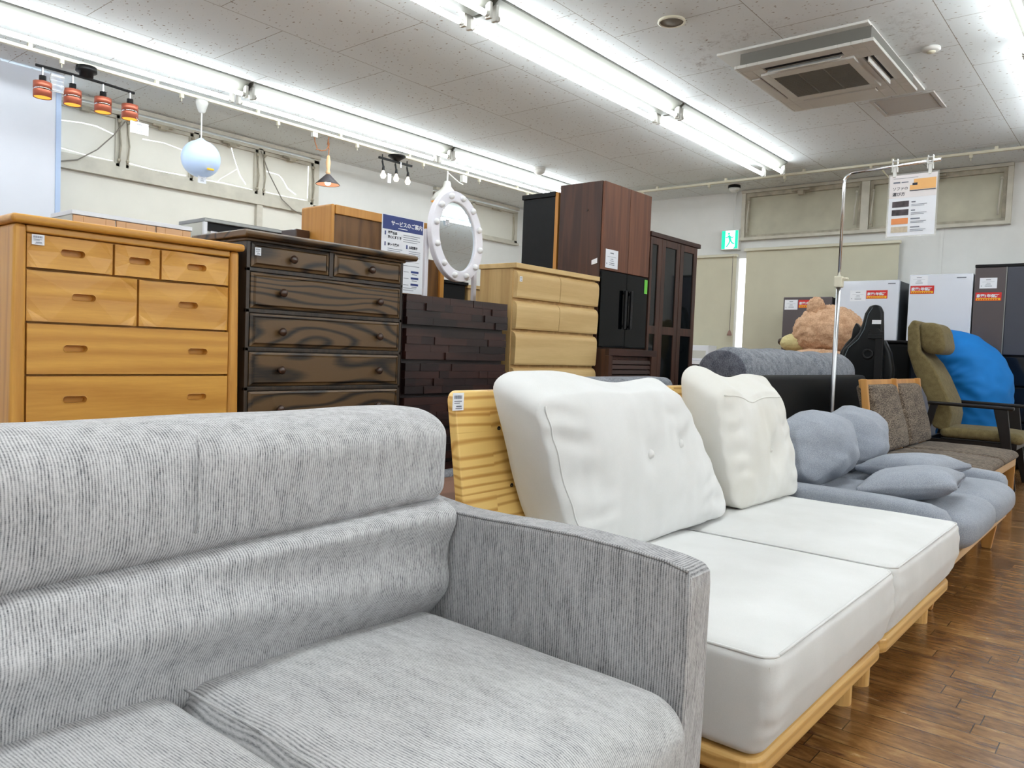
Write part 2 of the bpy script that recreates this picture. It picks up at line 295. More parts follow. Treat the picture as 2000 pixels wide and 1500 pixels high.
M['muzzle'] = weave('cream_plush', srgb(226, 214, 160), srgb(206, 192, 138), 90, 12, .6)
M['fr_dark'] = plain('graphite_steel', srgb(92, 84, 86), .35, metal=.35, var=.03)
M['fr_dark2'] = plain('graphite_steel_cool', srgb(74, 76, 86), .35, metal=.35, var=.03)
M['fr_blk'] = plain('black_glass_front', srgb(20, 24, 32), .12, spec=.4)
M['fr_white'] = plain('white_steel_front', srgb(222, 226, 236), .22, coat=.3)
M['fr_side'] = plain('grey_steel_side', srgb(70, 76, 82), .4)
M['glassblk'] = plain('black_mirror_glass', srgb(2, 4, 6), .05, spec=.16)
M['cabglass'] = plain('smoked_glass', srgb(10, 14, 16), .05, spec=.4)
M['blackwood'] = plain('black_ash_veneer', srgb(18, 19, 20), .5, var=.15, vscale=30, spec=.25)
M['greycab'] = plain('light_grey_panel', srgb(204, 202, 192), .5)
M['alu'] = plain('aluminium_trim', srgb(150, 150, 148), .35, metal=.6)
M['whitelac'] = plain('white_lacquer', srgb(232, 232, 236), .3)
M['mirror'] = plain('mirror_glass', (.88, .95, .98), .01, metal=1)
M['mframe'] = plain('white_mirror_frame', srgb(234, 232, 240), .4)
M['brownwood'] = wood('brown_table_wood', srgb(140, 104, 86), srgb(110, 78, 62), 'x', ring=6, rough=.4)
M['darkframe'] = plain('dark_brown_lacquer', srgb(18, 13, 12), .35)
M['grille'] = plain('grille_grey', srgb(122, 120, 114), .6)
M['void'] = plain('dark_opening', srgb(22, 22, 24), .8)
M['lampwood'] = wood('turned_pale_wood', srgb(238, 202, 160), srgb(222, 178, 132), 'z', ring=5)
M['lampdark'] = plain('dark_shade_metal', srgb(66, 62, 66), .5)
M['peachin'] = plain('shade_inner_glow', srgb(232, 176, 142), .5, emit=(1, .55, .35), es=.15)  # weak emission stands in for bulb light inside the shade
M['cord'] = plain('brown_cord', srgb(150, 96, 60), .7)
M['wire'] = plain('grey_wire', srgb(140, 134, 124), .6)
M['clearbag'] = plain('clear_plastic', (1, 1, 1), .15, trans=.9)
M['speaker'] = plain('speaker_mesh', srgb(140, 136, 128), .8)

# ------------------------------------------------------------ mesh helpers
class MB:
    def __init__(s): s.v = []; s.f = []; s.mi = []; s.cur = 0
    def add(s, vs, fs):
        o = len(s.v); s.v += [tuple(v) for v in vs]; s.f += [tuple(i+o for i in f) for f in fs]; s.mi += [s.cur]*len(fs)
        return s
    def box(s, x0, x1, y0, y1, z0, z1):
        return s.add([(x0,y0,z0),(x1,y0,z0),(x1,y1,z0),(x0,y1,z0),(x0,y0,z1),(x1,y0,z1),(x1,y1,z1),(x0,y1,z1)],
                     [(0,3,2,1),(4,5,6,7),(0,1,5,4),(1,2,6,5),(2,3,7,6),(3,0,4,7)])
    def hexa(s, p):
        return s.add(p, [(0,3,2,1),(4,5,6,7),(0,1,5,4),(1,2,6,5),(2,3,7,6),(3,0,4,7)])
    def tube(s, pts, r, n=10, cap=True):
        pts = [Vector(p) for p in pts]; rr = r if isinstance(r, (list, tuple)) else [r]*len(pts)
        vs = []; prev = None
        for i, p in enumerate(pts):
            d = (pts[min(i+1, len(pts)-1)] - pts[max(i-1, 0)]).normalized()
            if prev is None:
                a = Vector((0, 0, 1)) if abs(d.z) < .9 else Vector((1, 0, 0)); u = d.cross(a).normalized()
            else: u = (prev - d*prev.dot(d)).normalized()
            prev = u; w = d.cross(u)
            for k in range(n):
                t = 2*PI*k/n; vs.append(p + u*math.cos(t)*rr[i] + w*math.sin(t)*rr[i])
        fs = [(i*n+k, i*n+(k+1) % n, (i+1)*n+(k+1) % n, (i+1)*n+k) for i in range(len(pts)-1) for k in range(n)]
        if cap: fs += [tuple(range(n))[::-1], tuple((len(pts)-1)*n+k for k in range(n))]
        return s.add(vs, fs)
    def lathe(s, c, prof, n=24, ax='z', cap=True):
        vs = []
        for r, h in prof:
            for k in range(n):
                t = 2*PI*k/n; a, b = r*math.cos(t), r*math.sin(t)
                p = {'z': (a, b, h), 'y': (a, h, b), 'x': (h, a, b)}[ax]
                vs.append((c[0]+p[0], c[1]+p[1], c[2]+p[2]))
        m = len(prof)
        fs = [(i*n+k, i*n+(k+1) % n, (i+1)*n+(k+1) % n, (i+1)*n+k) for i in range(m-1) for k in range(n)]
        if cap: fs += [tuple(range(n))[::-1], tuple((m-1)*n+k for k in range(n))]
        return s.add(vs, fs)
    def ball(s, c, r, n=16, m=10):
        r = r if isinstance(r, (tuple, list)) else (r, r, r); vs = [(c[0], c[1], c[2]-r[2])]; fs = []
        for i in range(1, m):
            a = -PI/2+PI*i/m
            for k in range(n):
                t = 2*PI*k/n; vs.append((c[0]+r[0]*math.cos(a)*math.cos(t), c[1]+r[1]*math.cos(a)*math.sin(t), c[2]+r[2]*math.sin(a)))
        vs.append((c[0], c[1], c[2]+r[2])); e = len(vs)-1
        for k in range(n):
            fs.append((0, 1+(k+1) % n, 1+k)); fs.append((e, 1+(m-2)*n+k, 1+(m-2)*n+(k+1) % n))
            for i in range(m-2): fs.append((1+i*n+k, 1+i*n+(k+1) % n, 1+(i+1)*n+(k+1) % n, 1+(i+1)*n+k))
        return s.add(vs, fs)
    def prism(s, poly, lo, hi, plane='yz'):
        """poly of 2D points in `plane`, extruded along the remaining axis"""
        n = len(poly)
        def P(a, b, c): return {'yz': (c, a, b), 'xz': (a, c, b), 'xy': (a, b, c)}[plane]
        vs = [P(a, b, lo) for a, b in poly]+[P(a, b, hi) for a, b in poly]
        fs = [tuple(range(n))[::-1], tuple(range(n, 2*n))]+[(i, (i+1) % n, n+(i+1) % n, n+i) for i in range(n)]
        return s.add(vs, fs)
    def quad(s, o, a, b):
        o, a, b = Vector(o), Vector(a), Vector(b); return s.add([o, o+a, o+a+b, o+b], [(0, 1, 2, 3)])
    def rbox(s, x0, x1, y0, y1, z0, z1, r, fn=None, seg=5, mid=8):
        """rounded box grid; fn(u,v,w,p) warps (u,v,w in -1..1)"""
        c = Vector(((x0+x1)/2, (y0+y1)/2, (z0+z1)/2)); h = ((x1-x0)/2, (y1-y0)/2, (z1-z0)/2)
        rr = r if isinstance(r, (tuple, list)) else (r, r, r)
        rr = [min(rr[i], h[i]*.999) for i in range(3)]
        def samp(i):
            H, R = h[i], rr[i]; L_ = [-H + R*(1-math.cos(PI/2*k/seg)) for k in range(seg)]
            n = mid if isinstance(mid, int) else mid[i]
            mm = [-(H-R)+2*(H-R)*k/n for k in range(n+1)] if H-R > 1e-5 else [0]
            return L_+mm+[-x for x in L_[::-1]]
        sx, sy, sz = samp(0), samp(1), samp(2); idx = {}; vs = []
        def V(p):
            k = (round(p[0], 6), round(p[1], 6), round(p[2], 6))
            if k in idx: return idx[k]
            q = []; d = []
            for i in range(3):
                lim = h[i]-rr[i]; t = max(-lim, min(lim, p[i])); q.append(t); d.append((p[i]-t)/rr[i])
            l = math.sqrt(sum(x*x for x in d))
            if l > 1e-9: d = [x/l*max(abs(a) for a in d) if False else x/l for x in d]
            P = Vector((q[0]+d[0]*rr[0], q[1]+d[1]*rr[1], q[2]+d[2]*rr[2]))
            u = [p[i]/h[i] for i in range(3)]
            w = c+P
            if fn: w = Vector(fn(P.x/h[0], P.y/h[1], P.z/h[2], w))
            idx[k] = len(vs); vs.append(w); return idx[k]
        fs = []
        def face(A, B, mk, flip):
            for i in range(len(A)-1):
                for j in range(len(B)-1):
                    q = [V(mk(A[i], B[j])), V(mk(A[i+1], B[j])), V(mk(A[i+1], B[j+1])), V(mk(A[i], B[j+1]))]
                    fs.append(tuple(q[::-1] if flip else q))
        face(sx, sy, lambda a, b: (a, b, h[2]), False); face(sx, sy, lambda a, b: (a, b, -h[2]), True)
        face(sx, sz, lambda a, b: (a, -h[1], b), False); face(sx, sz, lambda a, b: (a, h[1], b), True)
        face(sy, sz, lambda a, b: (h[0], a, b), False); face(sy, sz, lambda a, b: (-h[0], a, b), True)
        return s.add(vs, fs)

def origin(o):
    v = Vector((0, 0, 0))
    while o: v += o.location; o = o.parent
    return v
def obj(name, mb, mat, parent=None, smooth=False, bevel=0, sub=0, loc=None, bseg=2, fix=True):
    me = bpy.data.meshes.new(name); og = origin(parent) if parent else Vector((0, 0, 0))
    if loc is not None: og = og+Vector(loc) if parent else Vector(loc)
    me.from_pydata([tuple(Vector(v)-og) for v in mb.v], [], mb.f)
    mats = mat if isinstance(mat, (list, tuple)) else [mat]
    for m in mats: me.materials.append(M[m] if isinstance(m, str) else m)
    if len(mats) > 1:
        for p, i in zip(me.polygons, mb.mi): p.material_index = i
    if fix:
        bm = bmesh.new(); bm.from_mesh(me); bmesh.ops.recalc_face_normals(bm, faces=bm.faces); bm.to_mesh(me); bm.free()
    if smooth:
        for p in me.polygons: p.use_smooth = True
    me.update()
    o = bpy.data.objects.new(name, me); COL.objects.link(o)
    if parent: o.parent = parent
    if loc is not None: o.location = loc
    if bevel:
        b = o.modifiers.new('bevel', 'BEVEL'); b.width = bevel; b.segments = bseg; b.limit_method = 'ANGLE'; b.angle_limit = math.radians(40)
        if hasattr(b, 'harden_normals'): b.harden_normals = False
    if sub:
        b = o.modifiers.new('sub', 'SUBSURF'); b.levels = sub; b.render_levels = sub
    if smooth == 'auto' or (bevel and not smooth): pass
    return o
def thing(name, label, cat, loc=(0, 0, 0), group=None):
    o = bpy.data.objects.new(name, None); COL.objects.link(o); o.location = loc; o.empty_display_size = .1
    o['label'] = label; o['category'] = cat
    if group: o['group'] = group
    return o
def tag(o, label, cat, group=None):
    o['label'] = label; o['category'] = cat
    if group: o['group'] = group
    return o
def struct(name, mb, mat, **kw):
    o = obj(name, mb, mat, **kw); o['kind'] = 'structure'; return o
def copy_tree(root, loc, label=None, group=None):
    def cp(o, par):
        c = o.copy(); COL.objects.link(c); c.parent = par
        for k in [x for x in bpy.data.objects if x.parent == o]: cp(k, c)
        return c
    r = cp(root, None); r.location = loc
    if label: r['label'] = label
    if group: r['group'] = group
    return r
def text_into(mb, body, size, o, right, up, bold=0.0):
    """adds flat lettering whose lower-left baseline is o"""
    cu = bpy.data.curves.new('t', 'FONT'); cu.body = body; cu.size = size; cu.resolution_u = 2; cu.offset = bold
    ob = bpy.data.objects.new('t', cu); COL.objects.link(ob)
    dg = bpy.context.evaluated_depsgraph_get(); dg.update(); me = bpy.data.meshes.new_from_object(ob.evaluated_get(dg))
    o, right, up = Vector(o), Vector(right).normalized(), Vector(up).normalized()
    mb.add([o+right*v.co.x+up*v.co.y for v in me.vertices], [tuple(p.vertices) for p in me.polygons])
    bpy.data.objects.remove(ob); bpy.data.curves.remove(cu); bpy.data.meshes.remove(me)
def card(parent, name, o, right, up, w, h, mat='paper', th=.0012):
    """thin sheet, o = lower-left corner on the visible side"""
    o, right, up = Vector(o), Vector(right).normalized(), Vector(up).normalized(); n = right.cross(up)
    p = [o, o+right*w, o+right*w+up*h, o+up*h]; q = [a-n*th for a in p]
    return obj(name, MB().hexa([q[0], q[1], q[2], q[3], p[0], p[1], p[2], p[3]]), mat, parent)
def bars(parent, name, o, right, up, rects, mat, off=.0006):
    o, right, up = Vector(o), Vector(right).normalized(), Vector(up).normalized(); n = right.cross(up); mb = MB()
    for x, y, w, h in rects: mb.quad(o+n*off+right*x+up*y, right*w, up*h)
    return obj(name, mb, mat, parent, fix=False)
def price_tag(parent, o, right, up, w=.042, h=.042, name='price_label'):
    c = card(parent, name, o, right, up, w, h)
    rc = [(w*.12+i*w*.055, h*.66, w*.028 if i % 3 else w*.04, h*.2) for i in range(13)]
    rc += [(w*.12, h*.5, w*.7, h*.05), (w*.12, h*.4, w*.5, h*.04), (w*.3, h*.2, w*.5, h*.07), (w*.25, h*.1, w*.6, h*.04)]
    bars(c, 'print', o, right, up, rc, 'ink'); return c
def info_card(parent, o, right, up, w, h, name='info_card', mark=True):
    c = card(parent, name, o, right, up, w, h)
    rc = [(w*.36, h*.78, w*.28, h*.06), (w*.15, h*.6, w*.7, h*.015), (w*.4, h*.48, w*.22, h*.03), (w*.35, h*.38, w*.3, h*.025), (w*.3, h*.26, w*.42, h*.03), (w*.3, h*.17, w*.42, h*.03)]
    if mark: rc.append((w*.08, h*.2, w*.06, h*.06))
    bars(c, 'print', o, right, up, rc, 'ink'); return c
X, Y, Z = (1, 0, 0), (0, 1, 0), (0, 0, 1)
nX, nY = (-1, 0, 0), (0, -1, 0)
def fbm(p, s): return noise.fractal(Vector(p)*s, 1.0, 2.0, 3)

# ------------------------------------------------------------ room shell
XL, XR, YL, YR, H = -4.6, 9.75, -5.6, 7.75, 3.18
struct('floor', MB().box(XL-.2, XR+.3, YL-.2, YR+.3, -.1, 0), 'floor')
struct('ceiling', MB().box(XL-.2, XR+.3, YL-.2, YR+.3, H, H+.1), 'ceiling')
struct('wall_rear', MB().box(XL-.2, XL, YL-.2, YR+.3, 0, H), 'wall')
struct('wall_right', MB().box(XL, XR+.3, YL-.2, YL, 0, H), 'wall')
mb = MB()
mb.box(XL, 2.0, YR, YR+.15, 0, H); mb.box(2.0, 5.57, YR, YR+.15, 0, .9); mb.box(5.57, 7.46, YR, YR+.15, 0, H)
mb.box(7.46, 9.25, YR, YR+.15, 0, 2.6); mb.box(9.25, XR+.3, YR, YR+.15, 0, H)
struct('wall_left', mb, 'wall')
mb = MB()
mb.box(XR, XR+.15, YL, 1.30, 0, H); mb.box(XR, XR+.15, 1.30, 4.30, 0, 2.53); mb.box(XR, XR+.15, 4.30, YR, 0, H)
struct('wall_back', mb, 'wall')
mb = MB(); mb.box(-1.2, 2.58, 7.27, 7.31, 0.0, H-.02)
o = struct('wall_partition', mb, 'panel'); 
obj('edge_trim', MB().box(2.575, 2.615, 7.26, 7.32, 0, H-.02), 'panel_edge', o)
struct('baseboard_back', MB().box(XR-.015, XR, YL, YR, 0, .08), 'frame')
struct('baseboard_left', MB().box(2.7, XR-.02, YR-.015, YR, 0, .08), 'frame')

# --- left wall windows: steel frames, film over the glass, torn slits let daylight in
def window(name, mb_frame, mat): return struct(name, mb_frame, mat)
fr = MB(); y0, y1 = 7.715, 7.80
fr.box(2.0, 5.57, y0-.03, y1, 3.135, 3.175); fr.box(2.0, 5.57, y0, y1, 3.085, 3.12)
fr.box(2.0, 5.57, y0, y1, 2.535, 2.60); fr.box(2.0, 5.57, y0-.012, y1, 2.49, 2.505); fr.box(2.0, 5.57, y0, y1, 2.505, 2.535)
fr.box(5.50, 5.57, y0, y1, .9, 3.175); fr.box(4.765, 4.835, y0, y1, .9, 2.5)
for a in (2.60, 3.325, 4.055, 4.80): fr.box(a-.028, a+.028, y0, y1, 2.6, 3.1)
w1 = window('window_1', fr, 'frame')
panes = [(2.63, 3.30), (3.355, 4.03), (4.085, 4.775), (4.83, 5.50)]
for a, b in panes:
    s = MB(); i = .035
    for q in ((a, b, 2.6, 2.6+i), (a, b, 3.085-i, 3.085), (a, a+i, 2.6, 3.085), (b-i, b, 2.6, 3.085)): s.box(q[0], q[1], 7.735, 7.785, q[2], q[3])
    sash = obj('sash', s, 'frame', w1, bevel=.004)
    obj('window_pane', MB().box(a+i-.005, b-i+.005, 7.765, 7.77, 2.63, 3.055), 'film', sash)
    sc = MB().box((a+b)/2-.10, (a+b)/2+.10, 7.68, 7.712, 3.06, 3.082).box((a+b)/2-.03, (a+b)/2+.05, 7.67, 7.73, 3.035, 3.06)
    obj('window_latch', sc, 'frame_dirty', w1, bevel=.003)
    for x in (a+.012, b-.012):
        st = MB().tube([(x, 7.73, 3.03), (x+.01, 7.70, 2.80), (x, 7.72, 2.63)], .007, 6).ball((x, 7.715, 3.03), .02, 8, 6).ball((x, 7.715, 2.66), .018, 8, 6)
        obj('window_stay', st, 'frame_dirty', w1, smooth=True)
obj('lower_pane', MB().box(2.0, 4.765, 7.765, 7.77, .9, 2.5), 'film', w1); obj('lower_pane', MB().box(4.835, 5.5, 7.765, 7.77, .9, 2.5), 'film', w1)
def ribbon(pts, wd):
    m = MB(); vs = []
    for i, (x, z) in enumerate(pts):
        a, b = pts[max(i-1, 0)], pts[min(i+1, len(pts)-1)]; d = Vector((b[0]-a[0], b[1]-a[1])).normalized()
        w = wd*.52*(.6+.5*math.sin(i*2.3+1)**2); vs += [(x-d.y*w, 7.7635, z+d.x*w), (x+d.y*w, 7.7635, z-d.x*w)]
    return m.add(vs, [(2*i, 2*i+1, 2*i+3, 2*i+2) for i in range(len(pts)-1)])
for pts, wd, mt in (([(2.63, 2.93), (2.79, 2.92), (2.97, 2.94), (3.1, 2.94), (3.26, 2.90)], .008, 'day'), ([(3.53, 2.92), (3.74, 2.93), (3.95, 2.90)], .008, 'day'),
    ([(3.395, 3.0), (3.392, 2.66), (3.64, 2.643), (3.97, 2.65)], .007, 'day'), ([(4.47, 3.05), (4.5, 2.96), (4.54, 2.86), (4.58, 2.77), (4.65, 2.69)], .009, 'day'),
    ([(4.19, 2.648), (4.41, 2.655), (4.73, 2.645)], .005, 'day'), ([(4.9, 2.88), (5.06, 2.87), (5.11, 2.83), (5.18, 2.74), (5.29, 2.69)], .010, 'day'),
    ([(5.452, 3.05), (5.45, 2.68)], .009, 'day'), ([(4.9, 2.65), (5.17, 2.645), (5.43, 2.65)], .004, 'day'), ([(4.54, 2.83), (4.35, 2.69), (4.32, 2.65)], .003, 'day'), ([(2.7, 2.68), (3.0, 2.655), (3.25, 2.65)], .004, 'day')):
    obj('daylight_slit', ribbon(pts, wd), mt, w1, fix=False)
fr = MB(); fr.box(7.46, 9.25, y0-.03, y1, 3.135, 3.175).box(7.46, 9.25, y0-.045, y1, 2.6, 2.63).box(7.46, 9.25, y0, y1, 3.085, 3.12).box(7.46, 9.25, y0, y1, 2.63, 2.67)
for a in (7.49, 8.25, 9.215): fr.box(a-.03, a+.03, y0, y1, 2.63, 3.1)
w2 = window('window_2', fr, 'frame')
for a, b in ((7.52, 8.22), (8.28, 9.185)):
    obj('window_pane', MB().box(a, b, 7.765, 7.77, 2.66, 3.09), 'film', w2)
    obj('window_latch', MB().box((a+b)/2-.1, (a+b)/2+.1, 7.68, 7.712, 3.06, 3.082), 'frame_dirty', w2, bevel=.003)
    obj('window_stay', MB().tube([(b-.02, 7.73, 3.03), (b-.02, 7.7, 2.8), (b-.02, 7.72, 2.68)], .007, 6), 'frame_dirty', w2)
# --- far wall window above the blinds
x0, x1 = 9.70, 9.82
fr = MB(); fr.box(x0-.02, x1, 1.30, 4.30, 3.14, 3.175).box(x0-.03, x1, 1.30, 4.30, 2.53, 2.565).box(x0, x1, 1.30, 1.35, 2.56, 3.15).box(x0, x1, 4.25, 4.30, 2.56, 3.15).box(x0, x1, 2.73, 2.82, 2.56, 3.15)
w3 = struct('window_3', fr, 'frame')
for a, b in ((1.35, 2.73), (2.82, 4.25)):
    s = MB(); i = .04
    for q in ((a, b, 2.565, 2.60), (a, b, 3.09, 3.14), (a, a+i, 2.6, 3.1), (b-i, b, 2.6, 3.1)): s.box(9.72, 9.80, q[0], q[1], q[2], q[3])
    sash = obj('sash', s, 'frame_dirty', w3, bevel=.004)
    obj('window_pane', MB().box(9.765, 9.77, a+i-.01, b-i+.01, 2.59, 3.1), 'film_far', sash)
    obj('window_latch', MB().box(9.66, 9.70, (a+b)/2-.11, (a+b)/2+.11, 3.10, 3.125).box(9.66, 9.72, (a+b)/2-.04, (a+b)/2+.03, 3.05, 3.10), 'frame_dirty', w3, bevel=.003)
    for y in (a+.05, b-.05):
        obj('window_stay', MB().tube([(9.70, y, 3.02), (9.675, y+.012, 2.8), (9.695, y+.02, 2.63)], .009, 6).ball((9.69, y, 3.02), .016, 8, 6), 'frame', w3, smooth=True)
# roller blinds
def blind(name, ya, yb, z0, z1, x, label, gaps):
    t = thing(name, label, 'blind', (x, (ya+yb)/2, z0))
    obj('fabric', MB().box(x-.003, x, ya, yb, z0, z1), 'blind', t)
    obj('head_rail', MB().box(x-.05, x+.012, ya-.02, yb+.02, z1-.005, z1+.03), 'ivory', t, bevel=.006)
    obj('bottom_bar', MB().box(x-.012, x+.004, ya, yb, z0-.02, z0), 'ivory', t, bevel=.003)
    return t
blind('roller_blind', 2.37, 4.20, .9, 2.39, 9.70, 'wide cream roller blind pulled down behind the refrigerators', None)
b2 = blind('roller_blind', 4.33, 6.6, .95, 2.33, 9.70, 'cream roller blind left of the emergency exit sign, beside the tall glass bookcase', None)
obj('daylight_slit', MB().box(9.738, 9.745, 4.22, 4.31, .9, 2.3), 'daygap', w3)
o = thing('pull_cord', 'thin beige pull cord with small brown weight hanging under the exit sign', 'cord', (9.62, 4.33, 1.31))
obj('cord', MB().tube([(9.62, 4.35, 2.33), (9.62, 4.345, 1.36)], .004, 6), 'wire', o)
obj('weight', MB().lathe((9.62, 4.345, 1.29), [(.004, .075), (.02, .05), (.034, .012), (.03, 0)], 12), plain('cord_weight', srgb(150, 116, 104), .4), o, smooth=True)
# wall trunking up the far wall
struct('trim_1', MB().box(9.735, 9.75, 1.935, 1.965, 1.9, 2.56), 'wall')

# ------------------------------------------------------------ fluorescent fixtures (lamps of the room)
def fixture():
    t = thing('fluorescent_fixture', '', 'ceiling light', (0, 0, H))
    Lh = 1.205
    pr = [(-.15, H), (.15, H), (.15, H-.014), (.045, H-.085), (-.045, H-.085), (-.15, H-.014)]
    obj('housing', MB().prism(pr, -Lh, Lh, 'yz'), 'fix', t)
    for s in (-1, 1):
        y = s*.108
        tu = obj('lamp_tube', MB().tube([(-Lh+.045, y, H-.115), (Lh-.045, y, H-.115)], .0175, 12), 'tube', t, smooth=True)
        for e in (-1, 1):
            obj('socket', MB().box(e*(Lh-.012)-.012, e*(Lh-.012)+.012, y-.022, y+.022, H-.14, H-.04).tube([(e*(Lh-.05), y, H-.115), (e*(Lh-.02), y, H-.115)], .0185, 10), 'socket', t, bevel=.003)
    return t
fx = fixture(); first = True
names = {(6.17, 0): 'twin tube fluorescent fixture above the copper spotlights, at the upper left', (6.17, 1): 'twin tube fluorescent fixture in the left row, above the cone pendant lamp', (6.17, 2): 'twin tube fluorescent fixture ending the left row, above the black cabinet',
         (3.42, 0): 'twin tube fluorescent fixture cut by the top frame edge in the middle row', (3.42, 1): 'long middle twin tube fluorescent fixture left of the round ceiling speaker', (3.42, 2): 'twin tube fluorescent fixture ending the middle row, above the brown cabinet',
         (.68, 1): 'twin tube fluorescent fixture at the upper right edge, right of the air conditioner', (.68, 2): 'far twin tube fluorescent fixture at the right edge of the ceiling'}
for y in (6.17, 3.42, .68, -2.05, -4.75):
    for k, x in ((0, 2.42), (1, 4.865), (2, 7.31), (-1, -.025), (-2, -2.47)):
        rown = {6.17: 'window side row', 3.42: 'middle row', .68: 'row over the sofas', -2.05: 'aisle row', -4.75: 'right wall row'}[y]
        lab = names.get((y, k), 'twin tube fluorescent fixture in the %s, %s' % (rown, {0: 'beside the viewpoint', 1: 'towards the far wall', 2: 'nearest the far wall', -1: 'just behind the viewpoint', -2: 'farthest behind the viewpoint'}[k]))
        g = 'fluorescent fixtures in rows on the ceiling' if (y, k) in names else 'fluorescent fixtures out of the frame'
        if first: fx.location = (x, y, H); fx['label'] = lab; fx['group'] = g; first = False
        else: copy_tree(fx, (x, y, H), lab, g)

# ------------------------------------------------------------ ceiling equipment
def railing(name, a, b, label):
    t = thing(name, label, 'rail', a); d = Vector(b)-Vector(a); n = int(d.length/.9)
    ax = d.normalized(); p = Vector((-ax.y, ax.x, 0))
    mb = MB(); A, B = Vector(a), Vector(b); q = p*.018
    mb.hexa([A-q+Vector((0,0,-.012)), B-q+Vector((0,0,-.012)), B+q+Vector((0,0,-.012)), A+q+Vector((0,0,-.012)), A-q+Vector((0,0,.012)), B-q+Vector((0,0,.012)), B+q+Vector((0,0,.012)), A+q+Vector((0,0,.012))])
    obj('rail_profile', mb, 'ivory', t)
    for i in range(n):
        c = A+d*((i+.5)/n); obj('bracket', MB().box(c.x-.015, c.x+.015, c.y-.015, c.y+.015, c.z+.01, H), 'ivory', t)
    for i in range(n):
        c = A+d*((i+.73)/n); obj('rail_hook', MB().box(c.x-.014, c.x+.014, c.y-.014, c.y+.014, c.z-.045, c.z-.012).tube([(c.x, c.y, c.z-.045), (c.x, c.y, c.z-.075)], .004, 6), 'ivory', t)
    return t
railing('wiring_rail', (-1.2, 6.72, 3.14), (8.5, 6.72, 3.14), 'long cream wiring rail under the ceiling carrying the pendant lamps')
railing('wiring_rail', (8.95, -1.0, 3.14), (8.95, 5.6, 3.14), 'cream wiring rail crossing the ceiling in front of the far wall window')

ac = thing('air_conditioner', 'white square ceiling cassette air conditioner with grey grille', 'air conditioner', (5.9, 2.0, H))
mb = MB(); mb.box(5.25, 6.80, 1.545, 2.575, 3.163, 3.18)
obj('ceiling_flange', mb, 'plastic', ac, bevel=.003)
def frame_xy(mb, X0, X1, Y0, Y1, holes, z0, z1):
    xs = sorted({X0, X1} | {h[0] for h in holes} | {h[1] for h in holes}); ys = sorted({Y0, Y1} | {h[2] for h in holes} | {h[3] for h in holes})
    for i in range(len(xs)-1):
        for j in range(len(ys)-1):
            cx, cy = (xs[i]+xs[i+1])/2, (ys[j]+ys[j+1])/2
            if not any(h[0] < cx < h[1] and h[2] < cy < h[3] for h in holes): mb.box(xs[i], xs[i+1], ys[j], ys[j+1], z0, z1)
slots = [(5.37, 5.44, 1.74, 2.28), (6.19, 6.26, 1.74, 2.28), (5.54, 6.09, 1.585, 1.655), (5.54, 6.09, 2.36, 2.43)]
mb = MB(); frame_xy(mb, 5.28, 6.44, 1.515, 2.45, slots, 3.052, 3.075)
obj('casing', MB().box(5.31, 6.40, 1.54, 2.42, 3.076, 3.163), 'grille', ac)  # casing sides coloured darker grey to stand in for shade
obj('face_panel', mb, 'plastic', ac, bevel=.004)
obj('inner_void', MB().box(5.33, 6.38, 1.56, 2.43, 3.066, 3.0755), 'void', ac)
for i, q in enumerate(slots):
    if i in (1, 3): obj('flap', MB().box(q[0]+.004, q[1]-.004, q[2]+.004, q[3]-.004, 3.044, 3.056), 'plastic', ac, bevel=.003)
    elif i == 0: obj('flap', MB().hexa([(5.405, q[2]+.02, 3.03), (5.45, q[2]+.02, 3.07), (5.45, q[3]-.02, 3.07), (5.405, q[3]-.02, 3.03), (5.41, q[2]+.02, 3.026), (5.455, q[2]+.02, 3.066), (5.455, q[3]-.02, 3.066), (5.41, q[3]-.02, 3.026)]), 'plastic', ac)
    else: obj('flap', MB().box(q[0]+.01, q[1]-.01, 1.612, 1.622, 3.02, 3.08), 'plastic', ac)
mb = MB(); frame_xy(mb, 5.47, 6.14, 1.69, 2.33, [(5.56, 6.06, 1.745, 2.275)], 3.036, 3.055)
gp = obj('intake_cover', mb, 'plastic', ac, bevel=.003)
mb = MB(); mb.box(5.56, 6.06, 1.745, 2.275, 3.046, 3.052)
obj('grille', mb, 'grille', gp)
mb = MB()
for i in range(1, 3): mb.box(5.56, 6.06, 1.745+.53*i/3-.004, 1.745+.53*i/3+.004, 3.038, 3.05)
for i in range(1, 26): mb.box(5.56+.02*i-.003, 5.56+.02*i+.003, 1.745, 2.275, 3.041, 3.049)
obj('grille_slats', mb, plain('grille_slat', srgb(140, 138, 132), .6), gp)
hp = MB(); frame_xy(hp, 6.88, 7.36, 1.50, 1.98, [(6.905, 7.335, 1.525, 1.955)], 3.168, 3.182); hp.box(6.92, 7.32, 1.54, 1.94, 3.172, 3.182)
tag(obj('access_hatch', hp, plain('hatch_board', srgb(196, 192, 186), .8), loc=(7.12, 1.74, H)), 'square ceiling access hatch with thin grey frame beside the air conditioner', 'hatch')
sp = thing('ceiling_speaker', 'round grey ceiling speaker with cream rim left of the air conditioner', 'speaker', (4.57, 2.57, H))
obj('rim', MB().lathe((4.57, 2.57, H), [(.088, 0), (.09, -.012), (.078, -.016), (.074, -.004)], 32, cap=False), 'ivory', sp, smooth=True)
obj('speaker_mesh', MB().lathe((4.57, 2.57, H), [(.076, -.004), (.074, -.010), (.001, -.012)], 32), 'speaker', sp, smooth=True)
sp = thing('smoke_detector', 'small white disc detector with yellowish centre right of the air conditioner', 'detector', (5.96, 1.33, H))
obj('base', MB().lathe((5.96, 1.33, H), [(.058, 0), (.06, -.014), (.045, -.024), (.001, -.026)], 24), 'plastic', sp, smooth=True)
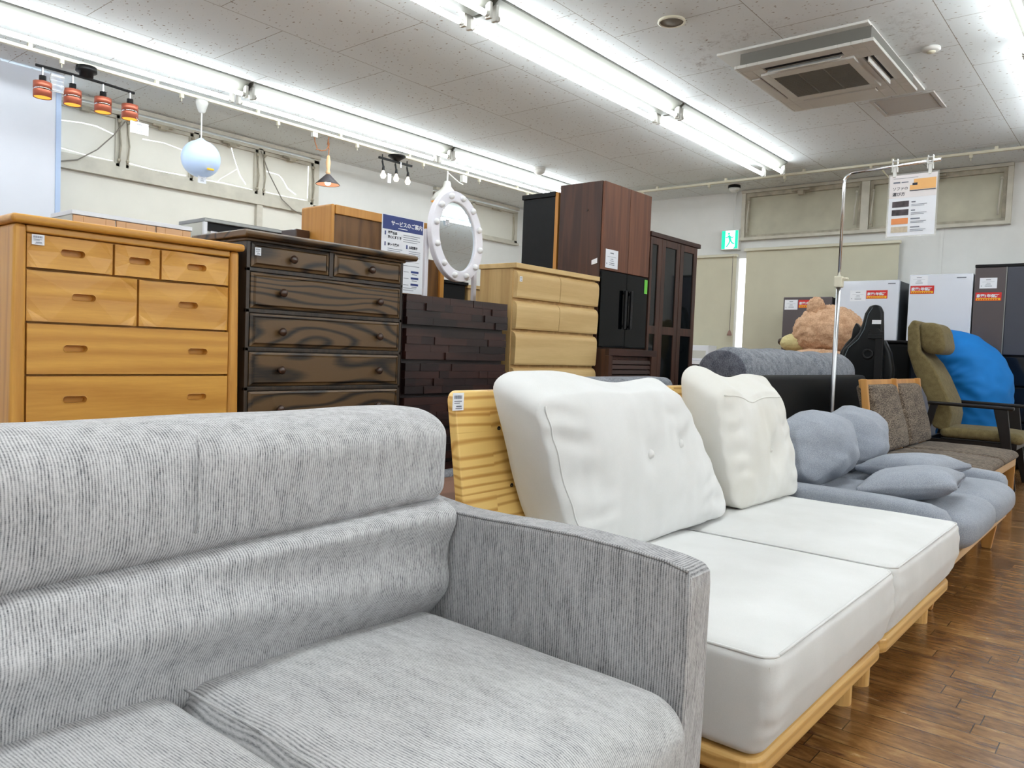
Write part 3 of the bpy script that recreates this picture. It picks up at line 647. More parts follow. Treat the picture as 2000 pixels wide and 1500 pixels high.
obj('sensor', MB().lathe((5.96, 1.33, H), [(.03, -.024), (.026, -.034), (.001, -.036)], 16), 'ivory', sp, smooth=True)
for c, lab in (((7.33, 6.16-.35, H), 'small white ceiling sensor left of the black cabinet top'), ((9.36, 4.26, H), 'white dome fire detector in front of the far wall above the exit sign')):
    sp = thing('fire_detector', lab, 'detector', c)
    obj('base', MB().lathe(c, [(.075, 0), (.078, -.03), (.06, -.034)], 24), 'black' if c[0] > 9 else 'plastic', sp, smooth=True)
    obj('dome', MB().lathe(c, [(.068, -.03), (.064, -.06), (.035, -.085), (.001, -.09)], 24), 'plastic', sp, smooth=True)
obj('cable', MB().tube([(9.73, 4.40, 3.18), (9.735, 4.42, 2.70)], .008, 6), 'wall', None)['kind'] = 'structure'
bpy.data.objects['cable'].name = 'trim_2'

# exit sign
es = thing('exit_sign', 'green and white emergency exit sign with a running figure on the far wall', 'sign', (9.70, 4.42, 2.43))
obj('sign_box', MB().box(9.66, 9.748, 4.30, 4.545, 2.415, 2.68), 'plastic', es, bevel=.006)
o = Vector((9.659, 4.535, 2.43))
bars(es, 'light_face', o, nY, Z, [(0, 0, .225, .235)], 'exitw')
def ex(pts): return [(9.6565, 4.535-u, 2.43+v) for u, v in pts]
mb = MB(); mb.add(ex([(0, 0), (.05, 0), (.05, .235), (0, .235)]), [(0, 1, 2, 3)]); mb.add(ex([(.185, .0), (.225, 0), (.225, .235), (.185, .235)]), [(0, 1, 2, 3)])
mb.add(ex([(.165, 0), (.19, 0), (.19, .035)]), [(0, 1, 2)])
obj('green_border', mb, 'green', es, fix=False)
mb = MB()
def limb(a, b, w):
    d = (Vector(b)-Vector(a)).normalized(); n = Vector((-d.y, d.x))*w
    mb.add(ex([Vector(a)+n, Vector(a)-n, Vector(b)-n, Vector(b)+n]), [(0, 1, 2, 3)])
mb.add(ex([(.098+.014*math.cos(t*PI/6), .195+.014*math.sin(t*PI/6)) for t in range(12)]), [tuple(range(12))])
limb((.10, .175), (.122, .105), .016); limb((.102, .165), (.07, .145), .006); limb((.07, .145), (.055, .155), .006); limb((.108, .165), (.145, .14), .006); limb((.145, .14), (.16, .155), .006)
limb((.12, .11), (.10, .065), .009); limb((.10, .065), (.07, .025), .008); limb((.124, .108), (.15, .07), .009); limb((.15, .07), (.178, .062), .008)
obj('running_figure', mb, 'green', es, fix=False)

# ------------------------------------------------------------ lamps on the left rail
RY = 6.72
t = thing('spotlight_bar', 'black ceiling bar with four copper drum spotlights', 'lamp', (2.6, RY, 3.14))
obj('canopy', MB().lathe((2.6, RY, 0), [(.001, 3.125), (.075, 3.125), (.078, 3.085), (.052, 3.08), (.05, 3.04), (.001, 3.035)], 24, cap=False), 'blackpl', t, smooth=True)
obj('bar', MB().tube([(2.235+.745*i/8, RY, 3.035-.012*(i/8)+.008*math.sin(PI*i/8)) for i in range(9)], .011, 8), 'blackpl', t)
for i, x in enumerate((2.285, 2.50, 2.73, 2.945)):
    zc = 2.80; k = .006*i
    hd = obj('stem', MB().tube([(x, RY, 3.03), (x, RY, 2.955)], .008, 8), 'steel', t)
    obj('lamp_cap', MB().lathe((x, RY, 0), [(.001, 2.965), (.024, 2.965), (.026, 2.915), (.03, 2.91)], 16, cap=False), 'blackpl', hd, smooth=True)
    for a, b, mt in ((2.866, 2.915, 'copper'), (2.800, 2.852, 'copper'), (2.85, 2.868, 'bulb_off')):
        r = .064 if mt == 'copper' else .058
        obj('lamp_shade' if mt == 'copper' else 'shade_band', MB().lathe((x, RY, 0), ([(.028, b), (r, b)] if a == 2.866 else [(r, b)])+[(r, a), (r-.003, a), (r-.003, b-.002)], 28, cap=False), mt if mt == 'copper' else 'chrome', hd, smooth=True)
    obj('shade_lining', MB().lathe((x, RY, 0), [(.057, 2.803), (.056, 2.846), (.02, 2.85)], 24, cap=False), 'gold', hd, smooth=True)
    obj('bulb', MB().ball((x, RY, 2.85), (.024, .024, .032), 14, 8), 'bulb', hd, smooth=True)
bg = MB().box(2.33, 2.42, RY-.02, RY+.02, 2.985, 3.005)
obj('spare_bag', MB().rbox(2.33, 2.43, RY-.03, RY-.01, 2.86, 3.0, .008, lambda u, v, w, p: p+Vector((0, .01*math.sin(p.z*90), 0))), 'clearbag', t, smooth=True)
info_card(t, (2.92, RY-.07, 2.68), X, Z, .15, .095, mark=False)
obj('card_string', MB().tube([(2.99, RY-.07, 2.775), (2.97, RY-.066, 2.81)], .0015, 5), 'paper', t)

t = thing('globe_pendant', 'white pendant lamp with a pale blue glowing globe', 'lamp', (3.575, RY, 3.14))
obj('canopy', MB().lathe((3.575, RY, 0), [(.001, 3.126), (.05, 3.126), (.055, 3.10), (.03, 3.02), (.012, 3.01), (.001, 3.01)], 20, cap=False), 'plastic', t, smooth=True)
obj('cord', MB().tube([(3.575, RY, 3.02), (3.575, RY, 2.74)], .006, 8), 'plastic', t)
g = obj('globe', MB().lathe((3.575, RY, 2.605), [(.001, -.165)]+[(.168*math.cos(a), .165*math.sin(a)) for a in [(-80+i*10)*PI/180 for i in range(16)]]+[(.04, .164), (.012, .185), (.001, .186)], 32, cap=False), 'globe', t, smooth=True)
obj('sticker', MB().rbox(3.55, 3.61, RY-.172, RY-.155, 2.485, 2.502, .002), 'yellow', g)
info_card(t, (3.535, RY-.03, 2.385), X, Z, .08, .09, mark=False)

t = thing('cone_pendant', 'small pendant lamp with dark cone shade under a turned wooden stem', 'lamp', (4.96, RY, 3.13))
obj('cord', MB().tube([(4.96, RY, 3.12), (4.945, RY, 3.05), (4.965, RY, 3.0), (4.96, RY, 2.93)], .005, 6), 'cord', t)
obj('cord_loop', MB().tube([(4.78, RY, 3.10), (4.79, RY, 3.03), (4.82, RY, 2.97), (4.80, RY, 2.955), (4.83, RY, 2.965), (4.87, RY, 2.96), (4.93, RY, 2.98), (4.955, RY, 3.03), (4.95, RY, 3.09), (4.965, RY, 3.05), (4.96, RY, 3.0)], .005, 6), 'cord', t)
obj('plug', MB().box(4.75, 4.81, RY-.02, RY+.02, 3.075, 3.125), 'plastic', t, bevel=.004)
obj('stem', MB().lathe((4.96, RY, 0), [(.001, 2.935), (.012, 2.93), (.02, 2.89), (.026, 2.86), (.02, 2.81), (.014, 2.785), (.024, 2.765), (.026, 2.755), (.014, 2.735), (.001, 2.73)], 16, cap=False), 'lampwood', t, smooth=True)
obj('lamp_shade', MB().lathe((4.96, RY, 0), [(.012, 2.742), (.024, 2.735), (.125, 2.635), (.123, 2.632), (.02, 2.728)], 32, cap=False), ['lampdark'], t, smooth=True)
obj('shade_lining', MB().lathe((4.96, RY, 0), [(.02, 2.722), (.119, 2.634)], 32, cap=False), 'peachin', t, smooth=True)
obj('bulb', MB().ball((4.96, RY, 2.655), .032, 16, 10), 'bulb', t, smooth=True)

t = thing('spotlight_bar', 'small black ceiling bar with three bare glowing bulbs', 'lamp', (5.9, RY, 3.14))
obj('canopy', MB().lathe((5.89, RY, 0), [(.001, 3.126), (.10, 3.126), (.10, 3.115), (.05, 3.085), (.02, 3.06), (.001, 3.06)], 24, cap=False), 'black', t, smooth=True)
obj('bar', MB().box(5.63, 6.12, RY-.012, RY+.012, 3.045, 3.068), 'black', t, bevel=.003)
for i, x in enumerate((5.68, 5.87, 6.045)):
    hd = obj('arm', MB().tube([(x, RY, 3.10), (x, RY, 3.02)], .006, 8).tube([(x, RY, 3.03), (x+.008, RY-.01, 2.965)], .010, 8).lathe((x+.01, RY-.01, 0), [(.012, 2.975), (.016, 2.94), (.018, 2.925)], 12), 'black', t)
    obj('bulb', MB().lathe((x+.01, RY-.01, 0), [(.001, 2.925), (.013, 2.92), (.016, 2.905), (.03, 2.875), (.03, 2.86), (.02, 2.84), (.001, 2.835)], 16, cap=False), 'bulb', hd, smooth=True)
card(t, 'info_card', (5.74, RY-.03, 2.80), X, Z, .05, .10)
card(t, 'price_label', (5.92, RY-.03, 3.0), X, Z, .018, .06)

t = thing('bell_pendant', 'white bell shaped pendant lamp hanging behind the round mirror', 'lamp', (6.7, RY, 3.13))
obj('cord', MB().tube([(6.7, RY, 3.12), (6.7, RY, 2.98)], .010, 8), 'plastic', t)
obj('cord_loop', MB().tube([(6.71, RY, 3.10), (6.78, RY, 3.07), (6.9, RY, 3.02), (6.97, RY, 3.01)], .008, 8), 'plastic', t)
obj('plug', MB().box(6.94, 7.02, RY-.03, RY+.03, 3.03, 3.12), 'plastic', t, bevel=.01)
obj('lamp_shade', MB().lathe((6.7, RY, 0), [(.001, 3.0), (.035, 2.995), (.045, 2.97), (.05, 2.93), (.09, 2.885), (.15, 2.84), (.185, 2.785), (.192, 2.745), (.188, 2.745), (.18, 2.785), (.14, 2.835), (.03, 2.90)], 36, cap=False), 'plastic', t, smooth=True)
obj('shade_lining', MB().lathe((6.7, RY, 0), [(.186, 2.75), (.175, 2.78), (.135, 2.83), (.02, 2.885)], 36, cap=False), 'gold', t, smooth=True)
obj('bulb', MB().ball((6.7, RY, 2.83), .035, 14, 8), 'bulb', t, smooth=True)
# loose wires in front of the left windows
tag(obj('window_wire', MB().tube([(2.63, 7.69, 2.53), (2.77, 7.69, 2.54), (2.91, 7.69, 2.58), (3.08, 7.69, 2.71), (3.22, 7.69, 2.87), (3.33, 7.69, 3.03)], .006, 6), 'wire', loc=(3.0, 7.69, 2.6)), 'grey wire sagging across the windows right of the white partition', 'wire')
tag(obj('window_wire', MB().tube([(4.78, 7.69, 3.07), (4.89, 7.69, 2.84), (5.06, 7.69, 2.59), (5.2, 7.69, 2.50), (5.36, 7.69, 2.45), (5.6, 7.69, 2.40)], .006, 6), 'wire', loc=(5.0, 7.69, 2.6)), 'grey wire sagging over the window corner behind the orange wooden cupboard', 'wire')
tag(obj('window_wire', MB().tube([(9.0, 2.45, 3.13), (9.1, 2.40, 3.05), (9.3, 2.3, 2.92), (9.6, 2.2, 2.86)], .008, 6), 'ivory', loc=(9.0, 2.4, 3.0)), 'white cable hanging from the far rail left of the hanging notice', 'wire')

# ------------------------------------------------------------ chests of drawers (fronts at y = 2.9, facing -y)
def plate_pocket(x0, x1, z0, z1, yf, th, hx, hz, hw, hh, curve=.0):
    """drawer front with a stadium shaped pocket; returns (front, cup)"""
    n = 10; lp = []
    r = hh/2
    for s, cx in ((1, hx+hw/2-r), (-1, hx-hw/2+r)):
        for k in range(n+1):
            a = (-PI/2+PI*k/n) if s > 0 else (PI/2+PI*k/n); lp.append((cx+r*math.cos(a), hz+r*math.sin(a)))
    ii = .014
    def dy(x):   # side edges roll back
        d = min(x-x0, x1-x); return curve*max(0, 1-d/.035)**2
    outer = []
    m = 14
    for k in range(m): outer.append((x0+(x1-x0)*(.5-.5*math.cos(PI*k/m)), z0))
    for k in range(4): outer.append((x1, z0+(z1-z0)*k/4))
    for k in range(m): outer.append((x1-(x1-x0)*(.5-.5*math.cos(PI*k/m)), z1))
    for k in range(4): outer.append((x0, z1-(z1-z0)*k/4))
    bm = bmesh.new()
    def loop(P, y): 
        vs = [bm.verts.new((p[0], y+(dy(p[0]) if curve else 0), p[1])) for p in P]; es = [bm.edges.new((vs[i], vs[(i+1) % len(vs)])) for i in range(len(vs))]; return vs, es
    xs = [x0+curve_i for curve_i in (0,)]
    vo, eo = loop(outer, yf); vi, ei = loop(lp, yf)
    bmesh.ops.triangle_fill(bm, use_beauty=True, use_dissolve=False, edges=eo+ei)
    vb = [bm.verts.new((p[0], yf+th, p[1])) for p in outer]; L_ = len(vo)
    for i in range(L_): bm.faces.new((vo[i], vo[(i+1) % L_], vb[(i+1) % L_], vb[i]))
    bm.faces.new(vb)
    bm.verts.index_update(); mb = MB(); mb.add([v.co[:] for v in bm.verts], [tuple(v.index for v in f.verts) for f in bm.faces]); bm.free()
    cup = MB(); k = len(lp); d = .026
    ins = [(hx+(p[0]-hx)*.93, hz+(p[1]-hz)*.86) for p in lp]
    o2 = [(hx+(p[0]-hx)*1.05, hz+(p[1]-hz)*1.16) for p in lp]
    cup.add([(p[0], yf-.0012, p[1]) for p in o2]+[(p[0], yf-.0018, p[1]) for p in lp]+[(p[0], yf+d*.7, p[1]) for p in lp]+[(p[0], yf+d, p[1]) for p in ins],
            [(a*k+i, a*k+(i+1) % k, (a+1)*k+(i+1) % k, (a+1)*k+i) for a in range(3) for i in range(k)]+[tuple(3*k+i for i in range(k))])
    return mb, cup

t = thing('chest_of_drawers', 'tall honey oak chest of drawers with recessed oval pulls behind the grey sofa', 'chest of drawers', (1.3, 3.1, 0))
obj('carcass', MB().box(.935, 1.675, 2.925, 3.28, .06, 1.352), 'oak', t)
obj('top', MB().prism([(.888, 2.862), (1.722, 2.862), (1.722, 3.30), (.888, 3.30)], 1.353, 1.382, 'xy'), 'oak', t, bevel=.012, bseg=4)
mb = MB(); mb.hexa([(.885, 2.885, 0), (.940, 2.885, 0), (.940, 3.28, 0), (.885, 3.28, 0), (.902, 2.885, 1.353), (.940, 2.885, 1.353), (.940, 3.28, 1.353), (.902, 3.28, 1.353)])
obj('side_panel', mb, 'oak_v', t, bevel=.012, bseg=3)
mb = MB(); mb.hexa([(1.672, 2.885, 0), (1.727, 2.885, 0), (1.727, 3.28, 0), (1.672, 3.28, 0), (1.672, 2.885, 1.353), (1.708, 2.885, 1.353), (1.708, 3.28, 1.353), (1.672, 3.28, 1.353)])
obj('side_panel', mb, 'oak_v', t, bevel=.012, bseg=3)
obj('front_rail', MB().box(.94, 1.672, 2.893, 2.93, 1.328, 1.352), 'oak', t, bevel=.005)
rows = [(1.213, 1.322, ((.944, 1.218, 1.083), (1.226, 1.388, 1.31), (1.396, 1.668, 1.53))), (1.034, 1.205, ((.944, 1.306, 1.12), (1.314, 1.668, 1.498))),
        (.857, 1.026, ((.944, 1.668, 0),)), (.68, .849, ((.944, 1.668, 0),)), (.45, .672, ((.944, 1.668, 0),)), (.22, .442, ((.944, 1.668, 0),))]
for z0, z1, cs in rows:
    for a, b, hx in cs:
        if hx:
            f, c = plate_pocket(a, b, z0, z1, 2.89, .034, hx, (z0+z1)/2+.004, .078, .023, .008)
            d = obj('drawer', f, 'oak', t); obj('recessed_pull', c, 'oak', d, smooth=False)
        else:
            f, c = plate_pocket(a, 1.306, z0, z1, 2.89, .034, 1.095, (z0+z1)/2+.004, .078, .023, 0)
            g, c2 = plate_pocket(1.306, b, z0, z1, 2.89, .034, 1.54, (z0+z1)/2+.004, .078, .023, 0)
            f.add(g.v, g.f); f.mi = [0]*len(f.f)
            d = obj('drawer', f, 'oak', t); obj('recessed_pull', c, 'oak', d); obj('recessed_pull', c2, 'oak', d)
obj('plinth', MB().box(.945, 1.668, 2.91, 2.95, 0, .21), 'oak', t)
price_tag(t, (.955, 2.888, 1.288), X, Z, .038, .034)

t = thing('chest_of_drawers', 'dark brown oak chest of drawers with round knobs and heavy grain', 'chest of drawers', (2.18, 3.1, 0))
obj('carcass', MB().box(1.745, 2.60, 2.905, 3.28, .05, 1.415), 'darkoak_v', t, bevel=.003)
mb = MB().prism([(2.862, 1.418), (2.85, 1.428), (2.852, 1.44), (2.872, 1.448), (3.30, 1.448), (3.30, 1.418)], 1.718, 2.662, 'yz')
obj('top', mb, 'darkoak', t, bevel=.006)
obj('cornice', MB().box(1.738, 2.612, 2.888, 3.285, 1.405, 1.418), 'darkoak', t, bevel=.004)
mb = MB()
for q in ((1.745, 1.762, .05, 1.405), (2.585, 2.60, .05, 1.405)): mb.box(q[0], q[1], 2.893, 2.91, q[2], q[3])
for z in (1.282, 1.112, .952, .787, .62, .44): mb.box(1.745, 2.60, 2.893, 2.91, z, z+.016)
mb.box(2.157, 2.179, 2.893, 2.91, 1.29, 1.405)
obj('front_frame', mb, 'darkoak_v', t, bevel=.002)
def raised(x0, x1, z0, z1):
    m = MB(); yb, ym, yf = 2.903, 2.889, 2.884; i = .02
    o_ = [(x0, z0), (x1, z0), (x1, z1), (x0, z1)]; n_ = [(x0+i, z0+i*.8), (x1-i, z0+i*.8), (x1-i, z1-i*.8), (x0+i, z1-i*.8)]; g_ = [(x0+i*.55, z0+i*.45), (x1-i*.55, z0+i*.45), (x1-i*.55, z1-i*.45), (x0+i*.55, z1-i*.45)]
    vs = [(p[0], yb+.01, p[1]) for p in o_]+[(p[0], ym+.004, p[1]) for p in o_]+[(p[0], ym, p[1]) for p in g_]+[(p[0], ym+.004, p[1]) for p in g_]+[(p[0], yf, p[1]) for p in n_]
    return m.add(vs, [(a*4+k, a*4+(k+1) % 4, (a+1)*4+(k+1) % 4, (a+1)*4+k) for a in range(4) for k in range(4)]+[(16, 17, 18, 19), (3, 2, 1, 0)])
for z0, z1, cs in ((1.302, 1.400, ((1.766, 2.152, (1.952,)), (2.184, 2.582, (2.382,)))), (1.132, 1.278, ((1.766, 2.582, (1.905, 2.437)),)), (.972, 1.108, ((1.766, 2.582, (1.905, 2.44)),)),
                   (.807, .948, ((1.766, 2.582, (1.905, 2.442)),)), (.64, .783, ((1.766, 2.582, (1.905, 2.442)),)), (.46, .616, ((1.766, 2.582, (1.905, 2.442)),)), (.1, .436, ((1.766, 2.582, (1.905, 2.442)),))):
    for a, b, ks in cs:
        d = obj('drawer', raised(a, b, z0, z1), 'darkoak', t, fix=True)
        for kx in ks:
            obj('knob', MB().lathe((kx, 2.885, (z0+z1)/2-.003), [(.009, 0), (.008, -.008), (.011, -.012), (.017, -.018), (.018, -.024), (.013, -.031), (.004, -.034)], 18, 'y'), 'knob', d, smooth=True)
price_tag(t, (1.775, 2.881, 1.348), X, Z, .028, .032)

t = thing('chest_of_drawers', 'low dark rosewood chest with fronts made of staggered wooden blocks', 'chest of drawers', (3.02, 3.1, 0))
obj('carcass', MB().box(2.632, 3.405, 2.925, 3.28, .03, 1.25), 'rose2', t, bevel=.003)
rnd = random.Random(11)
for z0, z1 in ((1.108, 1.258), (.932, 1.088), (.757, .912), (.582, .737), (.407, .562), (.23, .387), (.06, .215)):
    mb = MB(); rh = (z1-z0)/4
    for r in range(4):
        x = 2.634
        while x < 3.40:
            w = rnd.choice((.07, .1, .13, .18, .24)); e = min(3.408, x+w); e = 3.408 if 3.408-e < .05 else e
            mb.cur = rnd.choice((0, 0, 1)); y = 2.90-rnd.random()*.012
            h = rh if rnd.random() < .8 or r == 3 else rh
            mb.box(x, e-.0008, y, 2.926, z0+r*rh, z0+r*rh+h-.0008); x = e
    obj('drawer', mb, ['rose', 'rose2'], t)
obj('top', MB().box(2.632, 3.405, 2.915, 3.28, 1.25, 1.258), 'rose2', t)

t = thing('chest_of_drawers', 'pale oak chest of drawers with rounded lip fronts right of the round mirror', 'chest of drawers', (3.9, 3.1, 0))
obj('carcass', MB().box(3.478, 4.34, 2.925, 3.18, .04, 1.475), 'ash_v', t, bevel=.002)
obj('top', MB().box(3.47, 4.345, 2.892, 3.185, 1.476, 1.505), 'ash', t, bevel=.003)
def lip(x0, x1, z0, z1):
    pr = [(2.93, z0), (2.897, z0), (2.893, z0+.01), (2.889, (z0+z1)/2)]
    for k in range(8):
        a = PI/2*k/7; pr.append((2.889+.034*(1-math.cos(a)), z1-.045+.045*math.sin(a)))
    pr.append((2.93, z1))
    return MB().prism(pr, x0, x1, 'yz')
for z0, z1, sp in ((1.305, 1.467, 1), (1.123, 1.288, 1), (.912, 1.107, 0), (.70, .895, 0), (.49, .683, 0), (.28, .473, 0), (.06, .263, 0)):
    for a, b in (((3.486, 3.905), (3.909, 4.336)) if sp else ((3.486, 4.336),)):
        obj('drawer', lip(a, b, z0, z1), 'ash', t)
price_tag(t, (3.50, 2.887, 1.398), X, Z, .024, .03)

# tall kitchen cupboard: deep louvred base, black glass middle, walnut doors above
t = thing('kitchen_cupboard', 'tall brown kitchen cupboard with black mirror glass doors and a notice card', 'cupboard', (4.67, 3.08, 0))
obj('upper_body', MB().box(4.362, 4.982, 2.915, 3.262, 1.03, 2.148), 'walnut_d', t, bevel=.002)
obj('door', MB().box(4.368, 4.690, 2.895, 2.914, 1.56, 2.145), 'walnut', t, bevel=.002)
obj('door', MB().box(4.694, 4.980, 2.895, 2.914, 1.56, 2.145), 'walnut', t, bevel=.002)
for a, b, hx in ((4.368, 4.690, 4.655), (4.694, 4.978, 4.73)):
    d = obj('glass_door', MB().box(a, b, 2.897, 2.914, 1.04, 1.555), 'glassblk', t, bevel=.002)
    obj('handle', MB().box(hx-.013, hx+.013, 2.870, 2.886, 1.17, 1.44).box(hx-.006, hx+.006, 2.884, 2.9, 1.18, 1.20).box(hx-.006, hx+.006, 2.884, 2.9, 1.41, 1.43), 'blackpl', d, bevel=.003)
lo = obj('lower_body', MB().box(4.352, 4.985, 2.83, 3.262, .03, 1.028), 'walnut_d', t, bevel=.003)
obj('upper_rail', MB().box(4.352, 4.985, 2.80, 2.83, .985, 1.03), 'walnut_h', t, bevel=.002)
for a, b in ((4.352, 4.40), (4.915, 4.985)): obj('stile', MB().box(a, b, 2.80, 2.83, .05, .984), 'walnut_d', t, bevel=.002)
for z in [.955-.034*i for i in range(26)]:
    obj('louvre', MB().hexa([(4.40, 2.806, z-.026), (4.914, 2.806, z-.026), (4.914, 2.830, z-.020), (4.40, 2.830, z-.020), (4.40, 2.812, z), (4.914, 2.812, z), (4.914, 2.830, z+.004), (4.40, 2.830, z+.004)]), 'walnut_h', t)
info_card(t, (4.40, 2.892, 1.575), X, Z, .155, .125)
obj('green_label', MB().box(4.93, 4.972, 2.8945, 2.896, 1.44, 1.54), 'greenlab', t)
obj('paper_tag', MB().hexa([(4.357, 2.93, 1.60), (4.359, 2.93, 1.60), (4.359, 2.975, 1.59), (4.357, 2.975, 1.59), (4.357, 2.93, 1.635), (4.359, 2.93, 1.635), (4.359, 2.975, 1.62), (4.357, 2.975, 1.62)]), 'paper', t)
obj('screw_cap', MB().lathe((4.3615, 3.03, 1.96), [(.008, 0), (.008, -.003), (.001, -.004)], 12, 'x'), 'knob', t)

t = thing('bookcase', 'dark walnut bookcase with three tall narrow glass doors', 'bookcase', (5.38, 3.1, 0))
mb = MB(); mb.box(4.99, 5.01, 2.915, 3.25, .0, 1.865).box(5.742, 5.762, 2.915, 3.25, 0, 1.865).box(4.99, 5.762, 3.235, 3.25, 0, 1.865).box(4.99, 5.762, 2.915, 3.25, 0, .07)
for z in (.5, .85, 1.185, 1.4, 1.62, 1.84): mb.box(5.01, 5.742, 2.94, 3.235, z, z+.02)
obj('carcass', mb, 'walnut_d', t)
obj('top', MB().box(4.985, 5.772, 2.885, 3.26, 1.866, 1.90), 'walnut_h', t, bevel=.004)
for a, b in ((4.995, 5.165), (5.165, 5.45), (5.455, 5.735)):
    a2 = a+(.055 if a > 5 else .01)
    mb = MB(); st = .055
    if a > 5: mb.box(a+.002, a+st, 2.895, 2.915, .07, 1.864)
    else: mb.box(a+.002, a+.03, 2.895, 2.915, .07, 1.864)
    mb.box(b-st, b-.002, 2.895, 2.915, .07, 1.864)
    l = a+st if a > 5 else a+.03
    for z0, z1 in ((1.812, 1.864), (1.155, 1.215), (.07, .15)): mb.box(l, b-st, 2.895, 2.915, z0, z1)
    d = obj('door', mb, 'walnut_d', t, bevel=.002)
    obj('glass_pane', MB().box(l-.004, b-st+.004, 2.903, 2.907, .14, 1.82), 'cabglass', d)
t = thing('tall_cabinet', 'black tall cabinet behind the brown kitchen cupboard', 'cabinet', (4.6, 3.45, 0))
obj('body', MB().box(4.375, 4.95, 3.315, 3.60, 0, 2.08), 'blackwood', t)
obj('top', MB().box(4.365, 4.96, 3.31, 3.61, 2.082, 2.115), 'blackwood', t, bevel=.003)
obj('edge_strip', MB().box(4.373, 4.96, 3.285, 3.312, 0, 2.11), 'cup', t)

# orange cupboard seen from behind
t = thing('cupboard', 'orange wooden cupboard with dark veneer back, standing behind the dark oak chest', 'cupboard', (3.15, 3.85, 0))
obj('side_panel', MB().box(2.766, 2.79, 3.70, 4.0, 0, 1.80), 'cup', t, bevel=.01, bseg=3)
obj('side_panel', MB().box(3.50, 3.525, 3.70, 4.0, 0, 1.80), 'cup', t, bevel=.01, bseg=3)
obj('back_panel', MB().box(2.79, 3.50, 3.71, 3.72, .05, 1.75), 'cupback', t)
obj('top_rail', MB().box(2.79, 3.54, 3.695, 3.725, 1.745, 1.797), 'cup', t, bevel=.003)
obj('top', MB().box(2.79, 3.50, 3.725, 4.0, 1.775, 1.80), 'cup', t)
obj('inner_body', MB().box(2.79, 3.50, 3.73, 3.99, 0, 1.77), 'cupback', t)

def unit_cab():
    t = thing('drawer_cabinet', 'white cabinet with peach wood drawer fronts against the window, behind the honey oak chest', 'cabinet', (2.46, 5.65, 0))
    obj('body', MB().box(2.055, 2.865, 5.515, 5.85, 0, 1.775), 'greycab', t)
    obj('top', MB().box(2.05, 2.87, 5.495, 5.86, 1.776, 1.805), 'whitelac', t, bevel=.003)
    for a, b in ((2.06, 2.325), (2.335, 2.60), (2.61, 2.86)):
        for z0, z1 in ((1.56, 1.772), (1.33, 1.55), (.7, 1.32)):
            d = obj('drawer', MB().box(a, b, 5.50, 5.514, z0, z1), 'peach', t, bevel=.002)
            mb = MB(); mb.box(a+.06, a+.062, 5.4985, 5.5, z0, z1).box(b-.062, b-.06, 5.4985, 5.5, z0, z1)
            obj('panel_joint', mb, 'cup', d)
            obj('handle_slot', MB().box(a+.06, b-.06, 5.4982, 5.5, z1-.092, z1-.086), 'void', d)
unit_cab()
t = thing('kitchen_cabinet', 'light grey cabinet with aluminium trim and glass door, behind the dark oak chest', 'cabinet', (3.4, 5.7, 0))
obj('body', MB().box(2.965, 3.83, 5.52, 5.88, 0, 1.885), 'greycab', t)
obj('top_trim', MB().box(2.96, 3.835, 5.49, 5.885, 1.862, 1.892), 'alu', t, bevel=.006)
obj('end_post', MB().box(2.96, 2.985, 5.495, 5.52, 0, 1.862), 'whitelac', t)
d = obj('glass_door', MB().box(3.02, 3.40, 5.505, 5.519, 1.0, 1.80).box(3.41, 3.81, 5.505, 5.519, 1.0, 1.80), 'whitelac', t)
obj('glass_pane', MB().box(3.05, 3.37, 5.50, 5.506, 1.03, 1.77).box(3.44, 3.78, 5.50, 5.506, 1.03, 1.77), 'cabglass', d)
obj('door_gap', MB().box(2.985, 3.83, 5.512, 5.522, 1.80, 1.862), 'void', t)
tag(obj('wooden_box', MB().box(2.665, 2.76, 3.9, 4.05, 0, 1.655), 'knob', loc=(2.71, 3.97, 0), bevel=.004), 'small dark red wooden post end beside the orange cupboard', 'cabinet')
t = thing('storage_cabinet', 'black cabinet seen through the round mirror stand', 'cabinet', (4.55, 4.7, 0))
obj('body', MB().box(4.2, 4.74, 4.5, 4.85, 0, 1.52), 'black', t, bevel=.003)
obj('top', MB().box(4.18, 4.76, 4.48, 4.86, 1.52, 1.545), 'black', t, bevel=.002)
t = thing('storage_cabinet', 'pale wooden cabinet between the round mirror stand and the pale oak chest', 'cabinet', (5.0, 4.7, 0))
obj('body', MB().box(4.78, 5.28, 4.5, 4.85, 0, 1.50), 'ash_v', t, bevel=.003)
obj('top', MB().box(4.76, 5.30, 4.49, 4.86, 1.50, 1.53), 'ash', t, bevel=.002)
t = thing('wardrobe', 'orange brown wardrobe edge left of the mirror, behind the service notice', 'cabinet', (3.78, 4.2, 0))
obj('body', MB().box(3.62, 3.98, 4.05, 4.4, 0, 1.62), 'cupback', t)
obj('side_panel', MB().box(3.98, 4.02, 4.03, 4.41, 0, 1.63), 'cup', t, bevel=.003)

# round lit mirror on a stand
mc = (3.492, 3.40, 1.688)
t = thing('vanity_mirror', 'white oval standing mirror framed by round opal bulbs', 'mirror', (mc[0], mc[1], 0))
n = 72; prof = [(.228, .282, .03), (.228, .282, -.006), (.224, .278, -.012), (.166, .220, -.012), (.161, .215, -.008), (.160, .214, .006)]
mb = MB(); vs = []
for a, b, y in prof:
    for k in range(n): th = 2*PI*k/n; vs.append((mc[0]+a*math.cos(th), mc[1]+y, mc[2]+b*math.sin(th)))
TL = .10
def tlt(p): return (p[0], p[1]+(p[2]-mc[2])*TL, p[2])
mb.add(vs, [(i*n+k, i*n+(k+1) % n, (i+1)*n+(k+1) % n, (i+1)*n+k) for i in range(len(prof)-1) for k in range(n)])
mb.add([(mc[0]+.228*math.cos(2*PI*k/n), mc[1]+.03, mc[2]+.282*math.sin(2*PI*k/n)) for k in range(n)], [tuple(range(n))])
